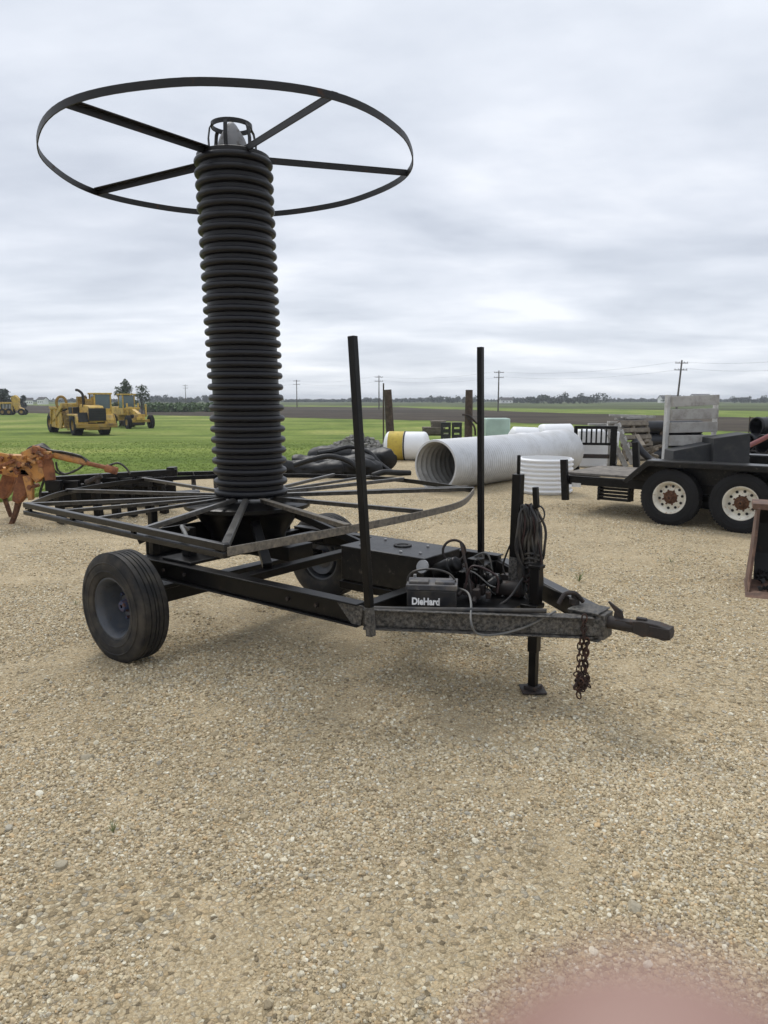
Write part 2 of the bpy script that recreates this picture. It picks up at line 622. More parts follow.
def curve_pts(pts, n=8):
    """Catmull-Rom through the points"""
    pts = [V(p) for p in pts]
    out = []
    for i in range(len(pts) - 1):
        p0, p1, p2, p3 = pts[max(i - 1, 0)], pts[i], pts[i + 1], pts[min(i + 2, len(pts) - 1)]
        for k in range(n):
            t = k / n
            out.append(.5 * ((2 * p1) + (p2 - p0) * t + (2 * p0 - 5 * p1 + 4 * p2 - p3) * t * t + (
                    3 * p1 - p0 - 3 * p2 + p3) * t ** 3))
    out.append(pts[-1])
    return out


RXP = Matrix.Rotation(PI / 2, 4, 'X')
RXM = Matrix.Rotation(-PI / 2, 4, 'X')
RYP = Matrix.Rotation(PI / 2, 4, 'Y')
T = Matrix.Translation


def scatter(name, pts, protos, kind_label, mat):
    """stuff: many stones or blades on given points (position, euler, scale)"""
    me = bpy.data.meshes.new(name)
    me.from_pydata([p[0] for p in pts], [], [])
    a = me.attributes.new('rot', 'FLOAT_VECTOR', 'POINT')
    a.data.foreach_set('vector', [c for p in pts for c in p[1]])
    a = me.attributes.new('scl', 'FLOAT_VECTOR', 'POINT')
    a.data.foreach_set('vector', [c for p in pts for c in p[2]])
    a = me.attributes.new('idx', 'INT', 'POINT')
    a.data.foreach_set('value', [random.randrange(len(protos)) for _ in pts])
    o = bpy.data.objects.new(name, me)
    COL.objects.link(o)
    coll = bpy.data.collections.new(name + '_kinds')
    for p in protos:
        for mt in p.materials[:]:
            pass
        p.materials.clear()
        p.materials.append(mat)
        coll.objects.link(bpy.data.objects.new(p.name, p))
    ng = bpy.data.node_groups.new(name, 'GeometryNodeTree')
    ng.interface.new_socket('Geometry', in_out='INPUT', socket_type='NodeSocketGeometry')
    ng.interface.new_socket('Geometry', in_out='OUTPUT', socket_type='NodeSocketGeometry')
    gi, go = ng.nodes.new('NodeGroupInput'), ng.nodes.new('NodeGroupOutput')
    ci = ng.nodes.new('GeometryNodeCollectionInfo')
    ci.inputs['Collection'].default_value = coll
    ci.inputs['Separate Children'].default_value = True
    ci.inputs['Reset Children'].default_value = True
    ip = ng.nodes.new('GeometryNodeInstanceOnPoints')
    ip.inputs['Pick Instance'].default_value = True

    def attr(n, t):
        q = ng.nodes.new('GeometryNodeInputNamedAttribute')
        q.data_type = t
        q.inputs['Name'].default_value = n
        return next(s for s in q.outputs if s.enabled and s.name == 'Attribute')

    lk = ng.links.new
    lk(gi.outputs[0], ip.inputs['Points'])
    lk(ci.outputs[0], ip.inputs['Instance'])
    lk(attr('idx', 'INT'), ip.inputs['Instance Index'])
    lk(attr('rot', 'FLOAT_VECTOR'), ip.inputs['Rotation'])
    lk(attr('scl', 'FLOAT_VECTOR'), ip.inputs['Scale'])
    lk(ip.outputs[0], go.inputs[0])
    md = o.modifiers.new('scatter', 'NODES')
    md.node_group = ng
    o['kind'] = 'stuff'
    return o


# ------------------------------------------------------------------ setting: land
def yard_edge(x):
    ctrl = [(-400, 9), (-40, 10.5), (-6.5, 12.0), (-4.4, 15.5), (-2, 18.5), (0, 21), (3, 24), (13, 26), (60, 27), (400, 27)]
    y = ctrl[-1][1]
    for (x0, y0), (x1, y1) in zip(ctrl, ctrl[1:]):
        if x0 <= x <= x1:
            y = y0 + (y1 - y0) * (x - x0) / (x1 - x0)
            break
    n = noise.noise(V((x * .35, 3.3, 0))) * .7 + noise.noise(V((x * 1.7, 9.1, 0))) * .25 + noise.noise(
        V((x * 7, 5.1, 0))) * .09
    return y + n


def sheet(name, xs, ys, fz, mat):
    vs, fs = [], []
    for x in xs:
        for y in (ys(x) if callable(ys) else ys):
            vs.append((x, y, fz(x, y)))
    m_ = len(vs) // len(xs)
    for i in range(len(xs) - 1):
        for j in range(m_ - 1):
            fs.append((i * m_ + j, (i + 1) * m_ + j, (i + 1) * m_ + j + 1, i * m_ + j + 1))
    b = MB()
    b.add(vs, fs)
    o = b.build(name, mat)
    o['kind'] = 'structure'
    return o


ys = [-300, -60, 0, 8, 15, 20, 21, 23, 25, 27, 29, 31, 33, 35, 38, 41, 44, 47, 50, 53, 56, 59, 62, 66, 70, 80, 120, 200, 400, 900, 2000,
      3200]
sheet('grass_field', [-3000, -1500, -400, -100, -30, -10, 0, 10, 30, 100, 400, 1500, 3000], ys, gz, 'grass')
fine = [-20 + i * .12 for i in range(int(60 / .12))]
xs = [-400, -200, -100, -60, -40, -30, -25] + fine + [42, 48, 60, 100, 200, 400]
fr = [0, .3, .5, .6, .68, .74, .79, .83, .86, .89, .92, .94, .96, .98, 1]


def yrows(x):
    e = yard_edge(x)
    return [-290 + 290 * t * 2 if t < .5 else (t - .5) * 2 * e for t in fr]


yard = sheet('gravel_yard', xs, yrows, lambda x, y: gz(x, y) + .006, 'gravel')


def strip(name, near, far, mat, lift):
    vs = [atz(px, py, -1.4) for px, py in near] + [atz(px, py, -1.4) for px, py in far]
    n = len(near)
    b = MB()
    b.add([(p.x, p.y, -1.4 + lift) for p in vs], [(i, i + 1, n + i + 1, n + i) for i in range(n - 1)])
    o = b.build(name, mat)
    o['kind'] = 'structure'
    return o


def rag(pts, amp, n=14):
    out = []
    for (x0, y0), (x1, y1) in zip(pts, pts[1:]):
        for k in range(n):
            t = k / n
            x = x0 + (x1 - x0) * t
            out.append((x, y0 + (y1 - y0) * t + amp * noise.noise(V((x * .05, y0, 2)))))
    out.append(pts[-1])
    return out


strip('ploughed_field', rag([(-300, 411), (-60, 412), (200, 416), (400, 420), (560, 424), (768, 433), (1000, 444)], .8),
      rag([(-300, 405), (-60, 405), (200, 406), (400, 407.5), (560, 413), (768, 418), (1000, 423)], .5), 'soil', .02)
strip('far_crop_field', rag([(-400, 404), (-60, 404), (200, 405), (400, 406), (560, 409), (768, 411), (1200, 414)], .3),
      rag([(-400, 399.75)] + [(x, 399.75) for x in (-60, 200, 400, 560, 768)] + [(1200, 399.75)], 0), 'farfield', .03)


# ------------------------------------------------------------------ loose gravel (stuff)
def stone_protos(k):
    out = []
    for i in range(k):
        bm = bmesh.new()
        bmesh.ops.create_icosphere(bm, subdivisions=2, radius=1)
        off = V((random.uniform(0, 50), random.uniform(0, 50), random.uniform(0, 50)))
        cuts = [(V((random.gauss(0, 1), random.gauss(0, 1), random.gauss(0, 1))).normalized(), random.uniform(.55, .85))
                for _ in range(7)]
        for v in bm.verts:
            p = v.co.copy()
            for nn, dd in cuts:
                ex = p.dot(nn) - dd
                if ex > 0:
                    p -= nn * ex * .92
            p *= 1 + .22 * noise.noise(p * 1.3 + off)
            v.co = p
        me = bpy.data.meshes.new('pebble')
        bm.to_mesh(me)
        bm.free()
        me.polygons.foreach_set('use_smooth', [True] * len(me.polygons))
        me.set_sharp_from_angle(angle=math.radians(28))
        out.append(me)
    return out


pts = []
rs = random.Random(11)


def in_view(x, y, m=.25):
    zc = y * CP + EYE * SP
    return abs(x) < 384 / F * zc + m


def cover(x, y):
    return noise.noise(V((x * .8, y * .8, 4.2))) * .6 + noise.noise(V((x * 2.6, y * 2.6, 8.8))) * .4


def put_stones(n, y0, y1, s0, s1, power=1.0, keep=.0):
    made = 0
    while made < n:
        t = rs.random() ** power
        y = y0 + (y1 - y0) * t
        w = 384 / F * (y * CP + EYE * SP) + .4
        x = rs.uniform(-w, w)
        wmax = 384 / F * (y1 * CP + EYE * SP) + .4
        if rs.random() > w / wmax:
            continue
        c = cover(x, y)
        if rs.random() > .33 + c * 1.9 + keep:
            continue
        s = s0 + (s1 - s0) * rs.random() ** 2.6
        fl = rs.uniform(.55, .9)
        pts.append(((x, y, .006 + s * fl * rs.uniform(-.05, .45)),
                    (rs.uniform(-.35, .35), rs.uniform(-.35, .35), rs.uniform(0, 2 * PI)),
                    (s * rs.uniform(.8, 1.35), s * rs.uniform(.8, 1.1), s * fl)))
        made += 1


put_stones(105000, 1.35, 3.4, .0024, .0095)
put_stones(100000, 3.0, 6.5, .0036, .0115, 1.0)
put_stones(40000, 6.0, 12.5, .006, .013, 1.0)
put_stones(2200, 1.4, 6.5, .008, .019, 1.0)
loose = scatter('loose_gravel', pts, stone_protos(8), '', M['stone'])
for px, py, s, lab in ((88, 760, .034, 'pale tan stone lying alone on open gravel left of the cart hitch'),
                       (61, 868, .030, 'rounded brown grey stone in the gravel at the lower left edge'),
                       (633, 909, .036, 'flat light grey stone in the gravel above the blurred fingertip')):
    p = atz(px, py, 0)
    me = stone_protos(1)[0]
    me.name = 'stone'
    me.materials.append(M['pebble'])
    o = bpy.data.objects.new('stone', me)
    COL.objects.link(o)
    o.location = (p.x, p.y, s * .3)
    o.scale = (s, s * .8, s * .62)
    o.rotation_euler.z = px
    tag(o, lab, 'stone')


# ------------------------------------------------------------------ grass blades (stuff)
def tuft_proto(k, blades=9, h=1.0, spread=.5):
    r = random.Random(k)
    b = MB()
    for _ in range(blades):
        a = r.uniform(0, 2 * PI)
        base = V((r.uniform(-spread, spread), r.uniform(-spread, spread), 0))
        d = V((math.cos(a), math.sin(a), 0))
        s = V((-d.y, d.x, 0)) * .055
        hh = h * r.uniform(.5, 1.1)
        lean = r.uniform(.15, .75) * hh
        p1 = base + d * lean * .35 + V((0, 0, hh * .6))
        p2 = base + d * lean + V((0, 0, hh))
        b.add([base - s, base + s, p1 + s * .8, p1 - s * .8, p2], [(0, 1, 2, 3), (3, 2, 4)])
    me = bpy.data.meshes.new('tuft')
    me.from_pydata([tuple(p) for p in b.v], [], b.f)
    return me


gp = []
for _ in range(60000):
    y = 11.5 + 52 * rs.random() ** 2.2
    w = 384 / F * (y * CP + EYE * SP) + .8
    x = rs.uniform(-w, w)
    e = yard_edge(x)
    if y < e - .12:
        continue
    near_edge = max(0, 1 - (y - e) / .9)
    s = rs.uniform(.016, .034) * (1 + near_edge * 1.6) * (1 + y / 70) * (1.02 - smooth01((y - 18) / 44))
    if cover(x * .3, y * .3) > .1:
        s *= 1.3
    gp.append(((x, y, gz(x, y)), (0, 0, rs.uniform(0, 2 * PI)), (s * 1.3, s * 1.3, s)))
scatter('lawn_grass', gp, [tuft_proto(i) for i in range(6)], '', M['blade'])


def weed(px, py, s, label):
    p = atz(px, py, 0)
    r = random.Random(px)
    b = MB()
    for k in range(13):
        a = r.uniform(0, 2 * PI)
        d = V((math.cos(a), math.sin(a), 0))
        sd = V((-d.y, d.x, 0)) * s * .035
        hh = s * r.uniform(.3, 1.0)
        ln = s * r.uniform(.3, .9)
        p1, p2 = d * ln * .45 + V((0, 0, hh * .6)), d * ln + V((0, 0, hh))
        b.add([-sd * .5, sd * .5, p1 + sd, p1 - sd, p2], [(0, 1, 2, 3), (3, 2, 4)])
    tag(b.build('weed', 'weed', loc=(p.x, p.y, .004)), label, 'weed')


weed(579, 582, .12, 'small green weed in gravel between the hitch and the dark trailer')
weed(671, 563, .07, 'low flat weed tuft in gravel below the white rimmed wheels')
weed(138, 583, .07, 'tiny weed sprouting right beside the near tyre of the reel cart') if False else None
weed(76, 606, .06, 'tiny weed sprout on gravel just left of the grey rimmed cart wheel')
weed(113, 834, .05, 'tiny weed sprout alone in open gravel at the lower left')

# ------------------------------------------------------------------ THE REEL CART
T0, T1 = atz(138, 661), atz(337, 597)
AX = (T1 - T0)
TRK = AX.length
LY = AX / TRK
CART_RZ = math.atan2(-LY.x, LY.y)
CART_O = (T0 + T1) / 2
cart = thing('reel_cart', 'black two wheeled reel cart with upright corrugated pipe drum and big steel hoop on top', 'cart',
             CART_O, CART_RZ)


def c_at_ly(px, py, ly):
    """cart-frame point seen at a pixel on the cart's lengthwise plane ly"""
    d = ray(px, py)
    t = ((CART_O + LY * ly - CAM).dot(LY)) / d.dot(LY)
    p = CAM + d * t - CART_O
    X = V((LY.y, -LY.x, 0))
    return V((p.dot(X), p.dot(LY), p.z))


HY = TRK / 2
# frame
for s in (-1, 1):
    b = MB()
    b.box((.735, s * .745, .575), (1.95, .05, .106))
    b.box((.735, s * (.745 + .012), .6335), (1.95, .085, .010))
    b.box((.735, s * (.745 + .012), .5165), (1.95, .085, .010))
    b.build('frame_rail', 'black', cart, .004)
    b = MB()
    b.bar((1.70, s * .735, .560), (2.735, s * .035, .527), .05, .096)
    b.bar((1.72, s * .755, .612), (2.70, s * .068, .579), .075, .008)
    b.bar((1.72, s * .755, .507), (2.70, s * .068, .474), .075, .008)
    b.build('tongue_beam', 'scuffed' if s < 0 else 'black_top', cart, .005)
for x, z, h, mt in ((-.2, .57, .10, 'black'), (.70, .60, .05, 'black'), (1.66, .56, .09, 'black')):
    b = MB()
    b.box((x, 0, z), (.08, 1.42, h))
    b.build('crossmember', mt, cart, .004)
b = MB()
b.box((2.66, 0, .5275), (.20, .12, .134))
b.box((2.65, 0, .600), (.17, .165, .010))
b.box((2.64, 0, .4555), (.2, .165, .010))
b.build('hitch_plate', 'scuffed', cart, .004)
b = MB()
b.box((-.12, 0, .375), (.11, 1.76, .11))
b.box((-.12, -.70, .442), (.2, .16, .03))
b.box((-.12, .70, .442), (.2, .16, .03))
b.build('axle', 'black', cart, .006)
for s in (-1, 1):
    b = MB()
    b.bar((1.0, s * .1, .50), (1.66, s * .1, .50), .05, .05)
    b.build('centre_rail', 'black', cart, .004)


def wheel(parent, x, y, R, rr, w, outer, tyre_m, rim_m, hub_m, ribs=True, lugs=6, vents=0, dish=.09):
    mt = T((x, y, R)) @ (RXP if outer < 0 else RXM)
    hw = w / 2
    # rim is the wheel itself
    prof = [(rr + .004, -hw * .72), (rr - .012, -hw * .70), (rr - .03, -hw * .2), (rr - .028, hw * .35),
            (rr - .012, hw * .62), (rr + .010, hw * .70), (rr + .010, hw * .78), (rr - .004, hw * .80),
            (rr - .018, hw * .66), (rr - .036, hw * .36), (rr - .042, hw * .80 - dish), (rr - .05, hw * .78 - dish - .012),
            (rr * .62, hw * .8 - dish - .006), (rr * .5, hw * .8 - dish + .012), (rr * .4, hw * .8 - dish + .010),
            (.012, hw * .8 - dish + .008)]
    b = MB()
    b.lathe(prof, 48, mt)
    if vents:
        pass
    wh = b.build('wheel', rim_m, parent, sharp=30)
    # tyre
    tp = [(rr, hw * .70), (rr + .012, hw * .88), (rr + .045, hw * .98), (rr + (R - rr) * .5, hw), (R - .038, hw * .93),
          (R - .016, hw * .84), (R - .006, hw * .78)]
    tread = []
    if ribs:
        for a, c in ((.72, .44), (.36, .14), (.06, -.06), (-.14, -.36), (-.44, -.72)):
            tread += [(R - .012, hw * a + hw * .035), (R - .001, hw * a), (R, hw * (a + c) / 2), (R - .001, hw * c),
                      (R - .012, hw * c - hw * .035)]
    else:
        tread = [(R, hw * .4), (R, -hw * .4)]
    full = tp + tread + [(r_, -h_) for r_, h_ in reversed(tp)]
    b = MB()
    b.lathe(full, 64, mt)
    for rib in (.3, .62):  # raised rings on the sidewall
        r0 = rr + (R - rr) * rib
        b.lathe([(r0 - .006, hw * .985), (r0 - .003, hw * 1.008), (r0 + .003, hw * 1.008), (r0 + .006, hw * .985)], 64, mt)
    if not ribs:  # shoulder blocks
        for k in range(56):
            a = 2 * PI * k / 56
            for sd in (1, -1):
                b.box((0, 0, 0), (.02, R * .06, hw * .42), None) if False else b.add(
                    [((R + q) * math.cos(a + da), (R + q) * math.sin(a + da), sd * hh) for q in (-.01, .003) for da in
                     (-.035, .035) for hh in (hw * .42, hw * .80)],
                    [(0, 1, 3, 2), (4, 6, 7, 5), (0, 4, 5, 1), (2, 3, 7, 6), (0, 2, 6, 4), (1, 5, 7, 3)], mt)
    b.build('tyre', tyre_m, wh, sharp=28)
    # hub and nuts
    b = MB()
    hz = hw * .8 - dish + .010
    b.lathe([(.012, hz + .075), (.034, hz + .073), (.040, hz + .06), (.042, hz + .02), (.06, hz + .012), (.062, hz - .02)], 20,
            mt)
    for k in range(lugs):
        a = 2 * PI * k / lugs + .3
        b.lathe([(.0005, .028), (.010, .028), (.0115, .024), (.0115, 0)], 6,
                mt @ T((math.cos(a) * rr * .46, math.sin(a) * rr * .46, hz)))
    if vents:
        b.lathe([(.04, hz + .012), (.09, hz + .004), (.095, hz - .004)], 16, mt)
    b.build('hub', hub_m, wh)
    if vents:
        b = MB()
        for k in range(vents):
            a = 2 * PI * k / vents + .15
            q = rr * .70
            b.lathe([(.0005, .0), (.0185, .0), (.0185, -.004)], 14,
                    mt @ T((math.cos(a) * q, math.sin(a) * q, hw * .8 - dish - .004)))
        b.each('vent_hole', 'mach_black', wh)
    return wh


wheel(cart, -.12, -HY, .366, .200, .225, -1, 'rubber', 'rim_grey', 'blue_hub', dish=.15)
wheel(cart, -.12, HY, .366, .200, .225, 1, 'rubber', 'rim_grey', 'blue_hub', dish=.15)
for c in cart.children:
    if c.name.startswith('wheel'):
        c.location.z = -.012

b = MB()
b.box((-.27, 0, .665), (.02, 1.40, .27))
b.build('rear_panel', 'black', cart, .004)
b = MB()
b.box((1.02, .42, .565), (.16, .62, .012))
b.box((1.02, .42, .535), (.05, .62, .05))
b.build('step_plate', 'strap', cart, .003)
# turntable
b = MB()
b.lathe([(.02, .95), (.44, .95), (.46, .94), (.46, .915), (.42, .90), (.36, .84), (.28, .72), (.26, .60), (.02, .60)], 40)
b.build('turntable', 'black', cart, sharp=30)
b = MB()
for a in (35, 145, 215, 325):
    ca, sa = math.cos(math.radians(a)), math.sin(math.radians(a))
    b.bar((ca * .30, sa * .30, .88), (ca * .85, sa * .82, .64), .06, .05)
b.each('brace', 'black', cart, .004)
b = MB()
b.box((.14, -.40, .649), (.30, .72, .02))
b.box((.1, -.62, .755), (.07, .07, .19))
b.box((.10, .30, .60), (.12, .70, .08))
b.box((.34, .05, .62), (.30, .25, .10))
b.box((-.18, -.70, .80), (.05, .05, .32))
b.each('turntable_support', 'black', cart, .004)

# spoked platform
PZ = .985
RIM = dict(A=(-.92, -1.20), B=(1.33, -1.33), Cc=(1.40, -.50), D=(1.42, .22), D2=(1.36, .80), E=(1.06, 1.48), F=(.16, 1.74),
           G=(-.58, 1.62), K=(-1.30, 1.15), I=(-1.72, .28), Hh=(-1.46, -.60))


def P3(k, z=PZ):
    q = RIM[k] if isinstance(k, str) else k
    return V((q[0], q[1], z))


def strapband(keys, z0, z1, t=.008):
    pts = curve_pts([P3(k) for k in keys], 6)
    b = MB()
    vs, fs = [], []
    for i, p in enumerate(pts):
        d = (pts[min(i + 1, len(pts) - 1)] - pts[max(i - 1, 0)]).normalized()
        s = V((d.y, -d.x, 0)) * t / 2
        for q, z in ((s, z0), (s, z1), (-s, z1), (-s, z0)):
            vs.append(V((p.x + q.x, p.y + q.y, z)))
    for i in range(len(pts) - 1):
        for k in range(4):
            l = (k + 1) % 4
            fs.append((i * 4 + k, (i + 1) * 4 + k, (i + 1) * 4 + l, i * 4 + l))
    fs += [(0, 1, 2, 3), tuple(len(vs) - 4 + k for k in (3, 2, 1, 0))]
    b.add(vs, fs)
    return b


strapband(['B', 'Cc', 'D', 'D2', 'E'], PZ - .048, PZ - .002, .010).build('platform_rim', 'strap', cart, .002)
strapband(['E', 'F', 'G', 'K'], PZ - .040, PZ - .002, .010).build('platform_rim', 'black_top', cart, .002)
strapband(['K', 'I', 'Hh', 'A'], PZ - .040, PZ - .002, .010).build('platform_rim', 'black_top', cart, .002)
b = MB()
b.bar(P3('A', PZ - .005), P3('B', PZ - .005), .036, .036)
b.build('platform_edge_bar', 'black_top', cart, .004)
b = MB()
b.bar(P3('A', PZ - .058), P3('B', PZ - .043), .04, .030)
b.build('platform_edge_bar', 'black_top', cart, .004)
b = MB()
for t in (.03, .30, .62, .97):
    q = P3('A').lerp(P3('B'), t)
    b.box((q.x, q.y, PZ - .038), (.03, .02, .03))
b.each('spacer', 'black', cart)


def edge(t):
    q = P3('A').lerp(P3('B'), t)
    return (q.x, q.y)


ends = [('A', .04), (edge(.22), .034), (edge(.42), .034), (edge(.66), .04), ((1.27, -1.29), .05), ('Cc', .055), ('D', .045), ('E', .045),
        ((.98, 1.52), .035), ('F', .04), ((-.2, 1.70), .03), ('G', .035), ('K', .035), ('I', .04), ('Hh', .04)]
for k, w in ends:
    q = P3(k, PZ + .004)
    d = V((q.x, q.y, 0)).normalized()
    b = MB()
    b.angle(d * .20 + V((0, 0, PZ + .014)), q, w * .74, .007, flip=1 if q.x < .5 else -1)
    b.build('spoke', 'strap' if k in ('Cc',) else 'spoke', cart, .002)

# corrugated drum
ribs, z0, z1 = 31, .99, 3.385
prof = []
pitch = (z1 - z0) / ribs
RO, RI = .270, .238
for i in range(ribs):
    zb = z0 + i * pitch
    jit = random.uniform(-.035, .035) * pitch
    ro = RO + random.uniform(-.0025, .0015)
    prof += [(RI, zb + pitch * .04), (RI, zb + pitch * .17 + jit)]
    for k in range(9):
        a = -PI / 2 + PI * k / 8
        prof.append((RI + .004 + (ro - RI - .004) * abs(math.cos(a)) ** .8, zb + pitch * .52 + jit + math.sin(a) * pitch * .315))
    prof += [(RI, zb + pitch * .87 + jit)]
prof.append((RI, z1))
b = MB()
b.lathe(prof, 72)
b.build('corrugated_drum', 'hdpe', cart, sharp=50)
# hoop on top
HZ = lambda x: 3.375 + .045 * x
b = MB()
b.lathe([(.02, 3.352), (.235, 3.352), (.25, 3.372), (.25, 3.398), (.22, 3.41), (.18, 3.418), (.02, 3.418)], 40)
b.build('top_plate', 'ring', cart)
RH = 1.25
angs = [-87, -14.5, 54, 131, 194]
pts2 = []
for k in range(96):
    a = 2 * PI * k / 96
    pts2.append(a)
b = MB()
vs, fs = [], []
knots = sorted(math.radians(a) % (2 * PI) for a in angs)
for a in pts2:
    # flat strap bent round the spoke ends: slightly flatter between them
    dd = min(abs((a - q + PI) % (2 * PI) - PI) for q in knots)
    rr = RH * (1.012 - .028 * smooth01(dd / .5) + .012 * smooth01(dd / .9))
    for r_, dz in ((rr, -.022), (rr, .022), (rr - .008, .022), (rr - .008, -.022)):
        x, y = r_ * math.cos(a), r_ * math.sin(a)
        vs.append((x, y, HZ(x) - .02 + dz))
n = len(pts2)
for i in range(n):
    j = (i + 1) % n
    for k in range(4):
        l = (k + 1) % 4
        fs.append((i * 4 + k, j * 4 + k, j * 4 + l, i * 4 + l))
b.add(vs, fs)
b.build('hoop_rim', 'ring', cart)
for a in angs:
    a = math.radians(a)
    d = V((math.cos(a), math.sin(a), 0))
    e = d * (RH * 1.006)
    s_ = d * .14
    b = MB()
    b.angle(V((s_.x, s_.y, HZ(s_.x) + .03)), V((e.x, e.y, HZ(e.x) + .004)), .046, .008)
    b.build('hoop_spoke', 'ring', cart, .002)
b = MB()
CR, CZ0, CZ1 = .135, 3.41, 3.60
for k in range(6):
    a = 2 * PI * k / 6 + .05
    d = V((math.cos(a), math.sin(a), 0))
    sd = V((-d.y, d.x, 0))
    path = [d * (CR + .028) + V((0, 0, CZ0)), d * (CR + .03) + V((0, 0, CZ0 + .09)), d * (CR + .018) + V((0, 0, CZ0 + .16)),
            d * CR + V((0, 0, CZ1))]
    for p, q in zip(path, path[1:]):
        b.bar(p, q, .026, .008, up=d)
b.lathe([(CR - .004, CZ1 - .016), (CR + .006, CZ1 - .016), (CR + .006, CZ1 + .014), (CR - .004, CZ1 + .014)], 32, closed=True)
b.build('guide_cage', 'ring', cart)
b = MB()
b.lathe([(.10, 3.41), (.10, 3.48), (.086, 3.52), (.060, 3.565), (.035, 3.605), (.018, 3.625), (.001, 3.632)], 24)
b.build('guide_cone', 'grey_cone', cart, sharp=60)

# stakes
for (p, q, w) in ((c_at_ly(371, 636, -.855), c_at_ly(352.5, 336, -.855), .037), (c_at_ly(481, 574, .62), c_at_ly(480.5, 347, .62), .036)):
    b = MB()
    b.bar(p, p.lerp(q, .10), w * 1.02, w * 1.02, up=(0, 1, 0))
    b.build('stake_foot', 'scuffed', cart, .003)
    b = MB()
    b.bar(p.lerp(q, .1), q, w, w, up=(0, 1, 0))
    b.build('stake', 'black', cart, .003)

b = MB()
for s in (-1, 1):
    for x in (.02, .24, 1.18, 1.40):
        b.lathe([(.0008, .012), (.011, .012), (.013, .0)], 6, T((x, s * .771, .575)) @ (RXP if s < 0 else RXM))
b.each('frame_bolt', 'rust_dk', cart)
b = MB()
b.prism([(1.55, .63), (1.74, .63), (1.72, .52), (1.66, .52)], -.781, -.773)
b.build('gusset', 'scuffed', cart, .001)

# hydraulic tank box
b = MB()
b.box((1.33, .10, .64), (.66, .40, .22))
b.box((1.33, .10, .7515), (.672, .412, .008))
tank = b.build('oil_tank', 'black_top', cart, .006)
b = MB()
b.lathe([(.035, .7575), (.06, .7575), (.06, .764), (.038, .764), (.035, .7575)], 24, T((1.33, .13, 0)))
b.lathe([(.001, .7580), (.035, .7580)], 24, T((1.33, .13, 0)))
b.build('filler_opening', 'mach_black', tank)
b = MB()
for (x, y) in ((1.1, -.02), (1.12, .22), (1.48, .2), (1.56, .0), (1.44, -.04)):
    b.lathe([(.001, .765), (.010, .765), (.011, .757)], 6, T((x, y, 0)))
b.each('bolt', 'steel', tank)

# pump and valve clutter
b = MB()
b.lathe([(.001, 0), (.055, 0), (.055, .12), (.045, .125), (.045, .16), (.03, .17), (.001, .17)], 20,
        T((1.70, -.02, .66)) @ Matrix.Rotation(math.radians(62), 4, 'Y'))
b.box((1.83, .12, .62), (.14, .14, .10))
b.box((1.86, .16, .70), (.08, .08, .08))
b.cyl((1.78, .20, .60), (1.98, .24, .60), .045)
b.cyl((1.94, .08, .56), (1.94, .08, .72), .018)
b.cyl((1.99, .1, .60), (2.03, .16, .64), .03)
b.build('pump', 'black', cart, .004)
b = MB()
b.lathe([(.001, 0), (.05, 0), (.055, .02), (.055, .18), (.045, .2), (.001, .2)], 18, T((1.94, .26, .535)) @ Matrix.Rotation(math.radians(80), 4, 'Y'))
b.box((2.02, .30, .59), (.09, .06, .09))
b.build('drive_motor', 'rust_dk', cart, .003)
b = MB()
b.lathe([(.001, .012), (.04, .010), (.042, 0), (.001, 0)], 20, T((1.69, -.16, .72)) @ Matrix.Rotation(math.radians(70), 4, 'X'))
b.build('cap_lid', 'steel', cart)
b = MB()
for dx, dy, sz in ((0, 0, .05), (.07, -.03, .04), (.05, .06, .045), (-.04, .05, .03), (.12, .02, .03)):
    b.box((1.90 + dx, .02 + dy, .53 + sz), (sz, sz, sz * 1.4), (dx, dy, dx * 3))
b.cyl((1.86, -.04, .55), (1.86, .2, .60), .012)
b.cyl((1.98, -.06, .53), (1.90, .18, .66), .012)
b.build('valve_block', 'rust_dk', cart, .003)
b = MB()
b.box((1.92, .02, .500), (.55, .62, .028))
b.build('floor_plate', 'black', cart)
# lifting hoop on its rod
hc = c_at_ly(454, 551, .10)
b = MB()
Xp = V((.80, .60, 0))
b.tube([hc + Xp * .068 * math.cos(a * PI / 14) + V((0, 0, .068 * math.sin(a * PI / 14))) for a in range(28)], .008, 8, True)
b.tube(curve_pts([hc + V((-.03, -.02, -.06)), hc + V((-.03, -.02, -.12)), hc + V((-.03, -.01, -.2))]), .007, 6)
b.tube(curve_pts([hc + V((.03, .01, -.06)), hc + V((.05, .02, -.12)), hc + V((.05, .02, -.2))]), .006, 6)
b.tube([c_at_ly(461, 543, .06), c_at_ly(468, 573, .02), c_at_ly(476, 622, -.06)], .009, 8)
b.build('hook_rod', 'rust_dk', cart)

# jack
jx, jy = 2.285, .12
b = MB()
b.box((jx, jy, .50), (.058, .058, .50))
b.box((jx, jy, .755), (.074, .07, .02))
b.box((jx - .02, jy + .0, .52), (.1, .11, .03))
jk = b.build('jack', 'black', cart, .003)
b = MB()
b.box((jx, jy, .14), (.045, .045, .24))
b.build('jack_leg', 'black', jk, .002)
b = MB()
b.box((jx, jy, .018), (.14, .14, .010), (0, 0, .65))
b.box((jx, jy, .034), (.08, .08, .02))
b.build('jack_foot', 'rust_dk', jk, .002)

